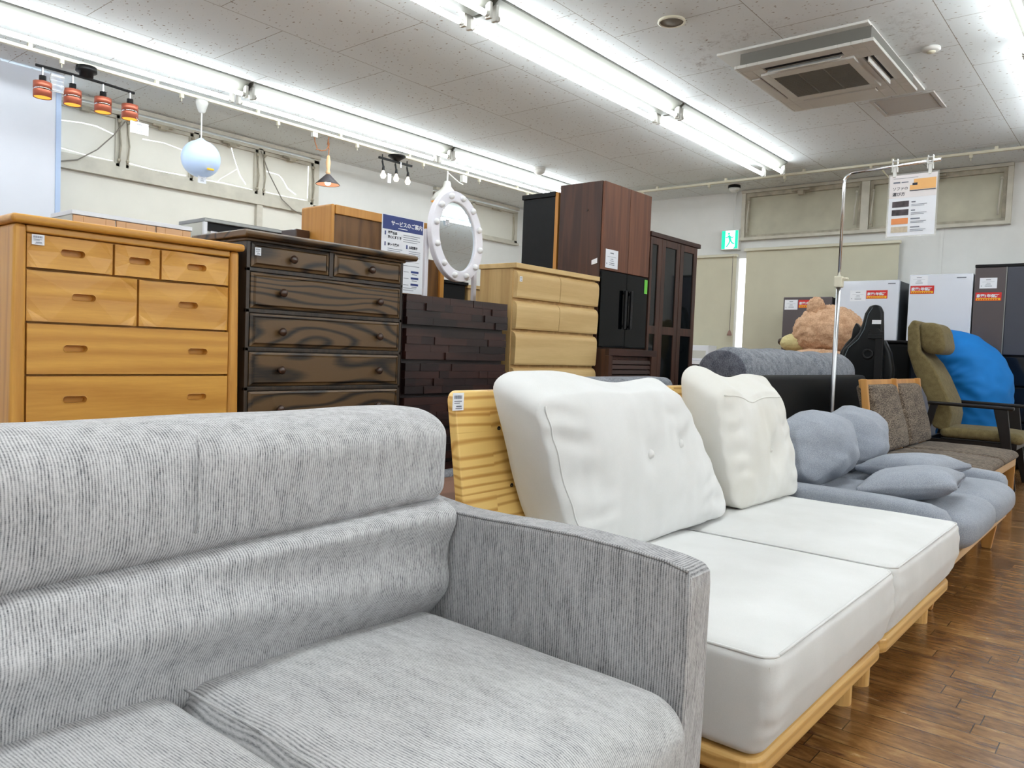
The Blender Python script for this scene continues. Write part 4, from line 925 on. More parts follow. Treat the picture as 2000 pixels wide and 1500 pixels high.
mb.v = [tlt(p) for p in mb.v]
obj('mirror_frame', mb, 'mframe', t)
mb = MB().add([(mc[0]+.160*math.cos(2*PI*k/n), mc[1]+.003, mc[2]+.214*math.sin(2*PI*k/n)) for k in range(n)], [tuple(range(n))])
mb.v = [tlt(p) for p in mb.v]
obj('mirror_glass', mb, 'mirror', t, fix=False)
for k in range(12):
    th = 2*PI*(k+.5)/12; obj('bulb', MB().ball(tlt((mc[0]+.197*math.cos(th), mc[1]-.018, mc[2]+.251*math.sin(th))), .0195, 16, 10), 'bulb_off', t, smooth=True)
for s in (-1, 1):
    x = mc[0]+s*.218; obj('stand_post', MB().box(x-.014, x+.014, mc[1]+.035, mc[1]+.06, .03, mc[2]+.02), 'mframe', t, bevel=.003)
    obj('foot', MB().box(x-.016, x+.016, mc[1]-.09, mc[1]+.22, 0, .03), 'mframe', t, bevel=.003)
obj('cross_bar', MB().box(mc[0]-.218, mc[0]+.218, mc[1]+.038, mc[1]+.058, .3, .33), 'mframe', t)
price_tag(t, (3.388, 3.40, 1.745), X, Z, .032, .036)

# service notice (blue header) standing behind the block front chest
t = thing('service_notice', 'white service notice board with a dark blue header and Japanese text', 'sign', (2.995, 3.35, 0))
o = Vector((2.838, 3.345, 1.30))
bd = card(t, 'board', o, X, Z, .318, .428)
bars(bd, 'header', o, X, Z, [(.006, .345, .306, .078)], 'navy')
tx = MB(); text_into(tx, 'サービスのご案内', .030, o+Vector((.066, -.0012, .372)), X, Z, .0008); tx.quad(o+Vector((.12, -.0012, .356)), (.07, 0, 0), (0, 0, .004))
obj('title', tx, 'paper', bd, fix=False)
tx = MB()
for s_, x, z, sz in (('家電全品', .045, .322, .017), ('安心保証付き', .045, .298, .017), ('軽トラ貸出', .045, .256, .017), ('お取置き', .205, .256, .017)): text_into(tx, s_, sz, o+Vector((x, -.0012, z)), X, Z, .0006)
obj('lettering', tx, 'inkd', bd, fix=False)
bars(bd, 'bullets', o, X, Z, [(.022, .312, .008, .022), (.022, .252, .008, .022), (.184, .252, .010, .022)]+[(.226, z, .06, .012) for z in (.118, .082, .046)], 'navy', .0009)
bars(bd, 'small_print', o, X, Z, [(.16, .325-.012*i, .13-.02*(i % 2), .003) for i in range(4)]+[(.045, .238-.011*i, .11-.015*(i % 2), .003) for i in range(4)]+[(.205, .238-.011*i, .09, .003) for i in range(4)]+[(.02, .155, .27, .003), (.02, .178, .27, .001)]+[(.17, .12-.037*i, .04, .003) for i in range(3)]+[(.235, .108-.036*i, .04, .004) for i in range(3)]+[(.17, .028, .1, .003), (.17, .016, .08, .003)], 'ink')
obj('easel_leg', MB().box(2.99, 3.01, 3.352, 3.372, .0, 1.5), 'blackpl', t)
obj('easel_base', MB().box(2.86, 3.14, 3.33, 3.45, 0, .012), 'blackpl', t)

# ------------------------------------------------------------ foreground grey sofa
def wr(p, s, a, seed=0): return (noise.noise(Vector((p[0]*s[0]+seed, p[1]*s[1], p[2]*s[2])))*a)
t = thing('sofa', 'large grey ribbed fabric sofa in the foreground with one padded arm', 'sofa', (.33, 1.1, 0))
for i, (a, b) in enumerate(((-.545, .035), (.039, .618), (.622, 1.196))):
    def f(u, v, w, p, i=i):
        p = p.copy()
        if w > 0: p.z += .016*(1-u*u)*(1-v*v) + wr(p, (5, 5, 5), .006, i*7)*w
        fr = max(0, -v)
        p.y -= .012*fr*(1-w*w)
        p.y += wr(p, (9, 3, 9), .006, 3+i)*fr
        return p
    c = obj('seat_cushion', MB().rbox(a, b, .575, 1.24, .24, .428, (.05, .06, .06), f, seg=7, mid=(24, 24, 8)), 'rib_seat', t, smooth=True)
    if i > 0: 
        pts = [(a+.006, .60+.62*k/24, .421+.008*math.sin(PI*k/24)) for k in range(25)]
        obj('seam', MB().tube(pts, .0028, 6), 'rib_seat', c, smooth=True)
def fb(u, v, w, p):
    p = p.copy(); fr = max(0, -v)
    k = (p.z-.40)/.26                                   # folds of the lower back cover
    p.y += -.012*math.sin(k*PI)*fr + .014*math.sin(p.z*38+p.x*5.0+1.5*noise.noise(Vector((p.x*2.2, 0, p.z*3))))*fr*(.35+.65*max(0, min(1, (p.x-.1)/1.0))) + wr(p, (4, 2, 7), .018)*fr
    p.y += .045*max(0, 1-k*1.6)*fr
    if w > 0: p.z -= (1.2-p.x)*.040*w
    return p
obj('lower_back', MB().rbox(-.545, 1.206, 1.155, 1.38, .33, .672, (.018, .04, .03), fb, seg=6, mid=(90, 6, 30)), 'rib_back', t, smooth=True)
def fh(u, v, w, p):
    p = p.copy(); fr = max(0, -v)
    p.y -= .024*fr*(1-w*w)*.9; p.z += .007*(noise.noise(Vector((p.x*3, 0, 1)))) + .004*u
    p.y += wr(p, (3.5, 1, 8), .012, 4)*fr + .006*math.sin(p.z*30-p.x*4+2)*fr*max(0, u)
    if w < 0: p.z += (wr(p, (3, 1, 1), .010, 9) - (1.2-p.x)*.042)*(-w)
    return p
obj('headrest', MB().rbox(-.55, 1.216, 1.175, 1.40, .648, .862, (.055, .085, .055), fh, seg=8, mid=(80, 5, 14)), 'rib_back', t, smooth=True)
for x in (.62, .04): obj('seam', MB().tube([(x+.002*math.sin(k), 1.147+.012*abs(1-k/6)**2, .69+.013*k) for k in range(13)], .0022, 5), 'rib_back', t, smooth=True)
obj('welt', MB().tube([(-.5+1.69*k/60, 1.172+.006*noise.noise(Vector((k*.2, 0, 0))), .656+.010*noise.noise(Vector((k*.11, 2, 0)))-.07*(1-k/60)) for k in range(61)], .0042, 6), 'rib_back', t, smooth=True)
def arm(x0, x1, name='arm'):
    pr = []
    # side outline (y, z), front curved down
    P = [(1.50, .20), (.592, .20), (.590, .35), (.589, .50), (.588, .60), (.590, .622), (.600, .635), (.64, .643), (.72, .649), (.83, .653), (.95, .651), (1.06, .646), (1.16, .645), (1.24, .652), (1.34, .664), (1.50, .67)]
    return MB().prism(P, x0, x1, 'yz')
for a, b in ((1.2, 1.284), (-.634, -.55)):
    o = obj('arm', arm(a, b), ['rib_arm', 'rib_back'], t, bevel=.011, bseg=3)
    for p in o.data.polygons: p.use_smooth = False; p.material_index = 1 if abs(p.normal.y) > .8 and abs(p.normal.x) < .3 else 0
    xs = a+.003 if a > 0 else b-.003
    obj('piping', MB().tube([(xs, y, z+.0005) for y, z in ((.595, .632), (.64, .642), (.72, .648), (.83, .652), (.95, .650), (1.06, .645), (1.16, .644), (1.22, .65))], .0026, 6).tube([(xs, .594, z) for z in (.25, .4, .55, .632)], .0024, 6), 'rib_arm', o, smooth=True)
obj('base', MB().rbox(-.55, 1.2, .61, 1.50, .11, .245, .02), 'rib_seat', t, smooth=True)
obj('back_frame', MB().rbox(-.55, 1.2, 1.30, 1.52, .11, .66, .03), 'rib_back', t, smooth=True)
for x in (-.5, 1.15):
    for y in (.68, 1.43): obj('leg', MB().tube([(x, y, 0), (x, y, .115)], [.018, .024], 12), 'beech', t)

# ------------------------------------------------------------ white two-unit pine sofa
def soft_hex(c8, r=.22, bulge=.04, seg=5, mid=10, wrk=0, fn=None, side=.0):
    """pillow from 8 corners (x0y0z0, x1y0z0, x1y1z0, x0y1z0, then z1); y0 = front"""
    c8 = [Vector(c) for c in c8]
    def f(u, v, w, p=None):
        a, b, c = (u+1)/2, (v+1)/2, (w+1)/2
        lo = c8[0]*(1-a)*(1-b)+c8[1]*a*(1-b)+c8[2]*a*b+c8[3]*(1-a)*b
        hi = c8[4]*(1-a)*(1-b)+c8[5]*a*(1-b)+c8[6]*a*b+c8[7]*(1-a)*b
        q = lo*(1-c)+hi*c
        e = bulge*(1-u*u)*(1-w*w); q.y += e*(1 if v > 0 else -1)*abs(v)
        q.x += side*u*(1-w*w)
        if wrk:
            q.y += wrk*noise.noise(Vector((q.x*7, 0, q.z*5)))*abs(v)+wrk*.4*noise.noise(Vector((q.x*22, q.y*5, q.z*9)))
            q.z += wrk*.9*noise.noise(Vector((q.x*4+5, 3, 0)))*(w)
            g = max(0, abs(u)-.5)*2*max(0, -v)                       # gathers run in from the side seams
            q.y += .008*math.sin(q.z*70+4*noise.noise(q*6))*g*(1-g)*2
        if fn: q = fn(u, v, w, q)
        return q
    return MB().rbox(-1, 1, -1, 1, -1, 1, r, f, seg=seg, mid=mid), f
def edge_seam(f, r, sides):
    k = 1-r*(1-math.cos(PI/4)); mb = MB()
    for sd in sides:
        if sd == 'l': P = [(-k, -k, -.9+1.8*i/30) for i in range(31)]
        elif sd == 'r': P = [(k, -k, -.9+1.8*i/30) for i in range(31)]
        elif sd == 't': P = [(-.9+1.8*i/30, -k, k) for i in range(31)]
        else: P = [(-.9+1.8*i/30, -k, -k) for i in range(31)]
        mb.tube([f(*p)+Vector((0, -.0005, 0)) for p in P], .0026, 6)
    return mb
def pine_unit(xa, xb, label, idx):
    t = thing('sofa', label, 'sofa', ((xa+xb)/2, 1.0, 0), 'armless white sofa units with pine frames')
    fz0, fz1 = .117, .167
    mb = MB()
    r = .05
    fr = []
    for cx, cy, a0 in ((xb-r, .587+r, -PI/2), (xb-r, 1.47-r, 0), (xa+r, 1.47-r, PI/2), (xa+r, .587+r, PI)):
        for k in range(7): a = a0+PI/2*k/6; fr.append((cx+r*math.cos(a), cy+r*math.sin(a)))
    obj('frame', MB().prism(fr, fz0, fz1, 'xy'), 'pine_f', t, bevel=.014, bseg=4)
    def f(u, v, w, p):
        p = p.copy()
        if w > 0: p.z += .014*(1-u*u)*(1-v*v)*w + .003*noise.noise(p*6)
        if v < 0: p.y -= .010*(-v)*(1-w*w); p.y += .026*(w < 0)*abs(w)*(-v)
        e = max(0, abs(u)-.72)/.28 if v < -.6 else 0                    # gathered cloth by the corners
        if e: p.y += .0022*math.sin(p.z*110+3*noise.noise(p*9))*e
        return p
    c = obj('seat_cushion', MB().rbox(xa+.004, xb-.004, .566, 1.40, .167, .395, (.04, .04, .026), f, seg=7, mid=(26, 26, 22)), 'canvas', t, smooth=True)
    pts = []
    a, b, y0, y1, q = xa+.012, xb-.012, .572, 1.39, .035
    path = [(a+q, y0), (b-q, y0)]+[(b-q+q*math.sin(k*PI/12), y0+q-q*math.cos(k*PI/12)) for k in range(1, 7)]+[(b, y1)]
    path2 = [(a+q, y0)]+[(a+q-q*math.sin(k*PI/12), y0+q-q*math.cos(k*PI/12)) for k in range(1, 7)]+[(a, y1)]
    for pth in (path, path2):
        dense = []
        for i in range(len(pth)-1):
            nn = 14 if (Vector(pth[i+1])-Vector(pth[i])).length > .2 else 1
            for k in range(nn): dense.append(Vector(pth[i]).lerp(Vector(pth[i+1]), k/nn))
        dense.append(Vector(pth[-1]))
        for d in dense:
            u = (d.x-(xa+xb)/2)/((xb-xa)/2); pts.append(0)
        zt = lambda d: .387+.0085*(1-min(1, abs((d.x-(xa+xb)/2)/((xb-xa)/2)))**2)*(1-min(1, abs((d.y-.9815)/.4185))**2)
        obj('piping', MB().tube([(d.x, d.y-.001, zt(d)) for d in dense], .0036, 6), 'canvas', c, smooth=True)
    for x in (xa+.015, xb-.015): obj('corner_seam', MB().tube([(x, .577+.001*math.sin(k)+max(0, .30-.235-.0135*k)*.2, .235+.0135*k) for k in range(11)], .0016, 5), 'canvas_y', c)
    # reclined back board of laminated pine
    bd = MB(); xl, xr = xa-.045 if idx == 0 else xa+.003, xb-.003 if idx == 0 else xb+.03
    yb = lambda z: 1.442-.16*(.88-z)
    mb = MB(); P = []
    rr = .03; oz = [(xl, .14), (xr, .14)]+[(xr-rr+rr*math.cos(k*PI/12), .883-rr+rr*math.sin(k*PI/12)) for k in range(7)]+[(xl+rr-rr*math.sin(k*PI/12), .883-rr+rr*math.cos(k*PI/12)) for k in range(7)]
    n = len(oz); mb.add([(x, yb(z), z) for x, z in oz]+[(x, yb(z)+.03, z) for x, z in oz], [tuple(range(n)), tuple(range(2*n-1, n-1, -1))]+[(i, (i+1) % n, n+(i+1) % n, n+i) for i in range(n)])
    b = obj('back_board', mb, 'pine', t, bevel=.005)
    if idx == 0:
        for x, z in ((1.66, .775), (1.695, .612)): obj('screw_hole', MB().lathe((x, yb(z)-.0006, z), [(.001, 0), (.007, 0), (.007, .001)], 12, 'y', cap=False), 'void', b)
        price_tag(b, (1.472, yb(.84)-.008, .832), X, Z, .042, .047)
    for x in (xa+.048, xb-.128):
        for y in (.668, 1.38): obj('leg', MB().tube([(x, y, 0), (x, y, .12)], .033, 20), 'pine_v', t)
    return t
pine_unit(1.535, 2.492, 'nearer white armless sofa on pine frame with price label on its back board', 0)
pine_unit(2.498, 3.462, 'farther white armless sofa on pine frame, beside the blue grey sofa', 1)
def dimple(cx, cz, d=.03, r=.07):
    def f(u, v, w, q):
        if v < 0:
            e = math.exp(-((q.x-cx)**2+(q.z-cz)**2)/r**2); q.y += d*e
        return q
    return f
def fn1(u, v, w, q):
    q = dimple(2.13, .69, .022, .06)(u, v, w, q); q = dimple(2.36, .705, .02, .06)(u, v, w, q)
    q.z -= .030*math.exp(-((u-.25)/.35)**2)*max(0, w)**2*(v+1.3)/2.3
    return q
t = thing('back_cushion', 'big white box cushion with two buttons leaning on the pine board', 'cushion', (2.2, 1.3, .41))
mb, f1 = soft_hex([(1.80, 1.20, .405), (2.78, 1.20, .405), (2.76, 1.40, .42), (1.78, 1.385, .42), (1.56, 1.205, .878), (2.37, 1.235, .885), (2.56, 1.41, .925), (1.57, 1.40, .955)], .24, .03, 7, (44, 8, 32), .010, fn1, .028)
obj('cover', mb, 'canvas', t, smooth=True)
obj('seam', edge_seam(f1, .24, 'l'), 'canvas', t, smooth=True)
def button(par, f, u, w, m, r=.015):
    c = f(u, -1, w); obj('button', MB().lathe((c.x, c.y, c.z), [(.001, -.012), (r*.7, -.010), (r, -.003), (r*.95, .004)], 16, 'y', cap=False), m, par, smooth=True)
def solve_uw(f, x, z):
    u = w = 0.0
    for _ in range(40):
        q = f(u, -1, w); u = max(-.95, min(.95, u+(x-q.x)*1.5)); w = max(-.95, min(.95, w+(z-q.z)*2))
    return u, w
for x, z in ((2.13, .69), (2.36, .705)): button(t, f1, *solve_uw(f1, x, z), 'canvas')
def fn2(u, v, w, q):
    q = dimple(3.18, .62, .035, .07)(u, v, w, q)
    q.z -= .028*math.exp(-((u+.1)/.3)**2)*max(0, w)**2
    return q
t = thing('back_cushion', 'big cream box cushion with a tufted dimple, right of the two-button cushion', 'cushion', (3.1, 1.3, .41))
mb, f2 = soft_hex([(2.86, 1.21, .405), (3.53, 1.21, .398), (3.55, 1.40, .41), (2.84, 1.40, .41), (2.68, 1.23, .875), (3.34, 1.25, .85), (3.60, 1.42, .925), (2.66, 1.41, .985)], .26, .032, 7, (40, 8, 30), .011, fn2, .028)
obj('cover', mb, 'canvas_y', t, smooth=True)
obj('seam', edge_seam(f2, .26, 't'), 'canvas_y', t, smooth=True)
button(t, f2, *solve_uw(f2, 3.18, .62), 'canvas_y', .009)

# ------------------------------------------------------------ blue grey sofa
t = thing('sofa', 'low blue grey fabric sofa with thin arms on pale wooden legs', 'sofa', (4.26, 1.0, 0))
for i, (a, b) in enumerate(((3.622, 4.254), (4.266, 4.895))):
    def f(u, v, w, p):
        p = p.copy()
        if w > 0: p.z += .014*(1-u*u)*(1-v*v)*w
        if v < 0: p.y -= .030*(-v)*(1-w*w)*(1-.3*u*u)
        return p
    obj('seat_cushion', MB().rbox(a, b, .565, 1.35, .225, .398, (.085, .08, .06), f, seg=8, mid=(30, 24, 6)), 'bluegrey', t, smooth=True)
for a, b in ((3.50, 3.62), (4.897, 5.015)):
    P = [(1.5, .22), (.60, .22), (.597, .33), (.60, .385), (.612, .412), (.64, .428), (.75, .437), (1.1, .44), (1.5, .44)]
    if a < 4: P = [(1.5, .22), (.615, .22), (.612, .33), (.618, .375), (.64, .405), (.70, .425), (.85, .436), (1.1, .438), (1.5, .44)]
    obj('arm', MB().prism(P, a, b, 'yz'), 'bluegrey', t, bevel=.03, bseg=4, smooth=True)
obj('backrest', MB().rbox(3.5, 5.015, 1.38, 1.52, .2, .60, .04), 'bluegrey', t, smooth=True)
obj('frame', MB().box(3.50, 5.015, .60, 1.50, .185, .222), 'beech_x', t, bevel=.004)
for x, s in ((3.535, 1), (4.985, -1)):
    for y in (.68, 1.40):
        obj('leg', MB().hexa([(x-.016, y-.022, 0), (x+.016, y-.022, 0), (x+.016, y+.022, 0), (x-.016, y+.022, 0), (x-.018, y-.05, .186), (x+.018, y-.05, .186), (x+.018, y+.05, .186), (x-.018, y+.05, .186)]), 'beech', t, bevel=.004)
def lumpy(c, h, seed, tilt=0.0, yaw_=0.0, amp=.02, pinch=.0):
    R = Matrix.Rotation(yaw_, 3, 'Z') @ Matrix.Rotation(tilt, 3, 'X'); c = Vector(c)
    def f(u, v, w, p):
        q = Vector((u*h[0]*(1+pinch*(abs(w)**3)), v*h[1], w*h[2]*(1+pinch*abs(u)**3)))
        e = 1-.72*max(abs(u), abs(w))**2.6; q.y *= max(.22, e)*1.15
        q = R @ q + c
        n1 = noise.noise(Vector((q.x*6+seed, q.y*6, q.z*6))); n2 = noise.noise(Vector((q.x*5+seed, q.y*3, q.z*24+q.x*8)))
        d = (q-c).normalized(); return q+d*(n1*amp+n2*amp*.45)
    return MB().rbox(-1, 1, -1, 1, -1, 1, .62, f, seg=8, mid=(14, 6, 14))
tag(obj('back_cushion', lumpy((3.93, 1.285, .572), (.32, .15, .18), 2, -.2), 'bluegrey', smooth=True, loc=(3.93, 1.28, .42)), 'plump blue grey back cushion next to the white sofa', 'cushion', 'blue grey back cushions')
tag(obj('back_cushion', lumpy((4.58, 1.30, .572), (.30, .15, .18), 9, -.2), 'bluegrey', smooth=True, loc=(4.58, 1.28, .42)), 'plump blue grey back cushion on the right half of the blue grey sofa', 'cushion', 'blue grey back cushions')
def throw(cx, cy, cz, hx, hy, hz, ang, tx=0):
    R = Matrix.Rotation(ang, 3, 'Z') @ Matrix.Rotation(tx, 3, 'X')
    def f(u, v, w, p):
        s = 1-.10*(1-abs(v))*0-.09*math.sin(PI*(v+1)/2)*abs(u)**3; s2 = 1-.09*math.sin(PI*(u+1)/2)*abs(v)**3
        th = max(.05, (1-abs(u)**2.6)*(1-abs(v)**2.6))**.5
        q = R @ Vector((u*hx*s, v*hy*s2, w*hz*th)); q += Vector((cx, cy, cz)); q.z += .004*noise.noise(q*14); return q
    return MB().rbox(-1, 1, -1, 1, -1, 1, (.08, .08, .9), f, seg=3, mid=(16, 16, 1))
for cx, cy, cz, an, tl, lab, sd in ((3.84, .83, .468, .10, -.16, 'small blue grey throw pillow with a zip, nearest the camera on the blue grey sofa', 1), (4.40, .95, .472, -.25, -.1, 'small blue grey throw pillow behind the nearer one, zip end hanging', 2)):
    o = tag(obj('throw_pillow', throw(cx, cy, cz, .215, .20, .072, an, tl), 'bluegrey', smooth=True, loc=(cx, cy, cz-.06)), lab, 'pillow', 'throw pillows on the blue grey sofa')
    R = Matrix.Rotation(an, 3, 'Z') @ Matrix.Rotation(tl, 3, 'X')
    obj('zip', MB().tube([R @ Vector((-.19+.38*k/10, -.199, -.004)) + Vector((cx, cy, cz)) for k in range(11)], .003, 5), 'ink', o)

# ------------------------------------------------------------ brown two seat chair in beech frame
t = thing('loveseat', 'brown streaky fabric two-seat bench chair with honey wooden frame', 'sofa', (6.05, 1.1, 0))
for i, (a, b) in enumerate(((5.36, 6.075), (6.085, 6.78))):
    def f(u, v, w, p):
        p = p.copy()
        if w > 0: p.z += .014*(1-u*u)*(1-v*v)+.004*noise.noise(p*9)
        if v < 0: p.z -= .012*v*v
        return p
    obj('seat_cushion', MB().rbox(a, b, .755, 1.40, .345, .408, (.045, .05, .03), f, seg=5, mid=(14, 14, 3)), 'brownc', t, smooth=True)
    def g(u, v, w, p):
        p = p.copy(); k = (p.z-.41)/.45; p.y += .11*k
        if v < 0: p.y -= .022*(1-u*u)*(1-w*w)+.01*math.exp(-((k-.3)/.25)**2)
        p.x += .035*(1-k)*(1 if i else 1)*0
        return p
    obj('back_cushion', MB().rbox(a+.01, b-.01, 1.33, 1.43, .415, .858, (.04, .045, .03), g, seg=5, mid=(12, 3, 14)), 'brownb', t, smooth=True)
    obj('back_rail', MB().hexa([(a-.03, 1.47, .835), (b+.01, 1.47, .835), (b+.01, 1.495, .835), (a-.03, 1.495, .835), (a-.03, 1.48, .89), (b+.01, 1.48, .89), (b+.01, 1.505, .89), (a-.03, 1.505, .89)]), 'beech', t, bevel=.006)
for x in (5.335, 6.08, 6.785):
    obj('back_post', MB().hexa([(x-.02, 1.36, .2), (x+.02, 1.36, .2), (x+.02, 1.41, .2), (x-.02, 1.41, .2), (x-.018, 1.45, .895), (x+.018, 1.45, .895), (x+.018, 1.49, .895), (x-.018, 1.49, .895)]), 'beech', t, bevel=.005)
obj('front_rail', MB().box(5.36, 6.78, .775, .80, .285, .344), 'beech_x', t, bevel=.004); obj('rear_rail', MB().box(5.36, 6.78, 1.36, 1.39, .285, .344), 'beech_x', t)
for x in (5.37, 6.765):
    obj('side_rail', MB().box(x-.012, x+.012, .80, 1.36, .285, .344), 'beech', t)
    for y, w in ((.80, .05), (1.37, .05)): obj('leg', MB().hexa([(x-.013, y-w*.4, 0), (x+.013, y-w*.4, 0), (x+.013, y+w*.5, 0), (x-.013, y+w*.5, 0), (x-.013, y-w*.5, .345), (x+.013, y-w*.5, .345), (x+.013, y+w, .345), (x-.013, y+w, .345)]), 'beech', t, bevel=.004)

# ------------------------------------------------------------ olive high back armchair
t = thing('armchair', 'olive green high-back armchair with head pillow and dark wooden arms', 'chair', (7.8, 1.3, 0))
P = [(1.735, 1.33), (1.70, 1.395), (1.655, 1.39), (1.64, 1.30), (1.62, 1.12), (1.53, 1.02), (1.46, .90), (1.37, .70), (1.345, .58), (1.36, .46), (1.41, .44), (1.49, .47), (1.55, .72), (1.66, .93), (1.725, 1.12)]
obj('backrest', MB().prism(P, 7.52, 8.06, 'yz'), 'olive', t, bevel=.028, bseg=4, smooth=True)
def fo(u, v, w, p):
    p = p.copy()
    if v < 0: p.y -= .02*(1-w*w)
    return p
hp_ = obj('head_pillow', MB().rbox(7.54, 8.04, 1.45, 1.645, 1.10, 1.375, (.05, .075, .09), lambda u, v, w, p: p+Vector((0, .03*w, 0)), seg=6, mid=(8, 2, 4)), 'olive', t, smooth=True)
obj('seat_cushion', MB().rbox(7.50, 8.08, .815, 1.43, .385, .475, (.05, .06, .04), lambda u, v, w, p: p+Vector((0, 0, .012*(1-u*u)*(w > 0)-(.02*v*v if v < 0 else 0))), seg=6, mid=(10, 12, 3)), 'olive', t, smooth=True)
obj('seat_frame', MB().box(7.52, 8.06, .86, 1.42, .33, .385), 'darkframe', t, bevel=.004)
for x in (7.455, 8.125):
    ar = obj('armrest', MB().hexa([(x-.028, .885, .655), (x+.028, .885, .655), (x+.022, 1.52, .665), (x-.022, 1.52, .665), (x-.028, .885, .685), (x+.028, .885, .685), (x+.022, 1.52, .695), (x-.022, 1.52, .695)]), 'darkframe', t, bevel=.01, bseg=3)
    obj('front_leg', MB().hexa([(x-.014, .84, 0), (x+.014, .84, 0), (x+.014, .875, 0), (x-.014, .875, 0), (x-.016, .93, .66), (x+.016, .93, .66), (x+.016, 1.03, .66), (x-.016, 1.03, .66)]), 'darkframe', t, bevel=.004)
    obj('rear_leg', MB().hexa([(x-.014, 1.60, 0), (x+.014, 1.60, 0), (x+.014, 1.64, 0), (x-.014, 1.64, 0), (x-.014, 1.44, .67), (x+.014, 1.44, .67), (x+.014, 1.50, .67), (x-.014, 1.50, .67)]), 'darkframe', t, bevel=.004)
    obj('side_rail', MB().box(x-.011, x+.011, .93, 1.56, .33, .375), 'darkframe', t)
obj('cross_rail', MB().box(7.455, 8.125, .93, .955, .33, .375).box(7.455, 8.125, 1.52, 1.545, .33, .375), 'darkframe', t)

# ------------------------------------------------------------ blue bean bag, bent over
ctr = [(1.72, 1.235, .10), (1.62, 1.215, .15), (1.50, 1.14, .215), (1.385, 1.02, .27), (1.32, .86, .30), (1.30, .68, .30), (1.32, .50, .29), (1.36, .36, .28), (1.40, .24, .235), (1.42, .14, .13)]
def cat(P, t):
    n = len(P)-1; x = t*n; i = min(int(x), n-1); f = x-i
    p0, p1, p2, p3 = [Vector(P[max(0, min(n, k))]) for k in (i-1, i, i+1, i+2)]
    return .5*((2*p1)+(p2-p0)*f+(2*p0-5*p1+4*p2-p3)*f*f+(3*p1-p0-3*p2+p3)*f**3)
vs = []; n, m = 40, 60
for i in range(m):
    T = i/(m-1); c = cat(ctr, T); d = (cat(ctr, min(1, T+.02))-cat(ctr, max(0, T-.02))); d = Vector((0, d.x, d.y)).normalized(); nn = Vector((0, -d.z, d.y))
    for k in range(n):
        a = 2*PI*k/n; rr = c.z*(1+.06*math.sin(3*T*PI+.5)*0)
        q = Vector((8.58, c.x*1.02, 1+(c.y-1)*1.02))+Vector((1, 0, 0))*math.cos(a)*rr*1.2+nn*math.sin(a)*rr
        wk = noise.noise(Vector((a*1.0, T*16+math.sin(a)*2.2, 1)))*.022+noise.noise(Vector((math.cos(a)*5, math.sin(a)*5+T*9, T*44)))*.03*math.exp(-((T-.45)/.25)**2)
        q += (q-Vector((8.58, c.x*1.02, 1+(c.y-1)*1.02))).normalized()*wk; vs.append(q)
mb = MB().add(vs, [(i*n+k, i*n+(k+1) % n, (i+1)*n+(k+1) % n, (i+1)*n+k) for i in range(m-1) for k in range(n)]+[tuple(range(n)), tuple((m-1)*n+k for k in range(n))])
zm = min(v[2] for v in mb.v); mb.v = [(v[0], v[1], max(v[2], .0)) for v in mb.v]
tag(obj('bean_bag', mb, 'blue', smooth=True, sub=1, loc=(8.58, 1.35, 0)), 'large bright blue bean bag slumped behind the olive armchair', 'bean bag')

# ------------------------------------------------------------ black and grey long sofa seen from behind
t = thing('sofa', 'long sofa with black leather back and puffy grey melange cushions, seen from behind', 'sofa', (5.5, 2.1, 0))
obj('back_shell', MB().rbox(4.05, 6.42, 1.75, 1.85, .08, .905, (.03, .03, .03)), 'leather', t, smooth=True)
obj('base', MB().box(4.1, 6.4, 1.85, 2.55, .08, .36), 'leather', t, bevel=.02)
def gr(a, b, seed):
    def f(u, v, w, p):
        p = p.copy(); p.z += .014*noise.noise(Vector((p.x*3+seed, 0, 0)))*(w > 0)-.02*(abs(u)**6)*(w > 0)
        p.z += .008*noise.noise(p*7); return p
    return MB().rbox(a, b, 1.862, 2.22, .70, 1.068, (.13, .17, .16), f, seg=8, mid=(26, 3, 3))
c = obj('back_cushion', gr(4.42, 5.75, 1), 'greymel', t, smooth=True)
obj('back_cushion', gr(5.70, 6.62, 5), 'greymel', t, smooth=True)
obj('end_panel', MB().rbox(4.405, 4.47, 1.885, 2.20, .72, 1.045, (.03, .15, .14), None, seg=6, mid=2), 'greymel_d', c, smooth=True)
for a, b in ((4.45, 5.4), (5.41, 6.36)): obj('seat_cushion', MB().rbox(a, b, 2.22, 2.6, .36, .50, .05), 'greymel', t, smooth=True)
for x in (4.2, 6.3):
    for y in (1.82, 2.48): obj('leg', MB().tube([(x, y, 0), (x, y, .09)], .02, 10), 'blackpl', t)
t = thing('sofa', 'grey fabric seat back peeking over the white two-button cushion', 'sofa', (3.1, 2.15, 0))
obj('backrest', MB().rbox(2.55, 3.60, 1.90, 2.08, .25, .888, .05), 'greymel', t, smooth=True)
obj('seat', MB().rbox(2.55, 3.60, 2.08, 2.62, .18, .42, .05), 'greymel', t, smooth=True)
for x in (2.62, 3.53):
    for y in (1.96, 2.56): obj('leg', MB().tube([(x, y, 0), (x, y, .25)], .02, 10), 'beech', t)
t = thing('coffee_table', 'low brown wooden table behind the grey sofa, by the dark chests', 'table', (2.0, 2.05, 0))
obj('table_top', MB().box(1.55, 2.48, 1.74, 2.24, .435, .462), 'brownwood', t, bevel=.004)
for x in (1.6, 2.43):
    for y in (1.79, 2.19): obj('leg', MB().box(x-.02, x+.02, y-.02, y+.02, 0, .435), 'brownwood', t)

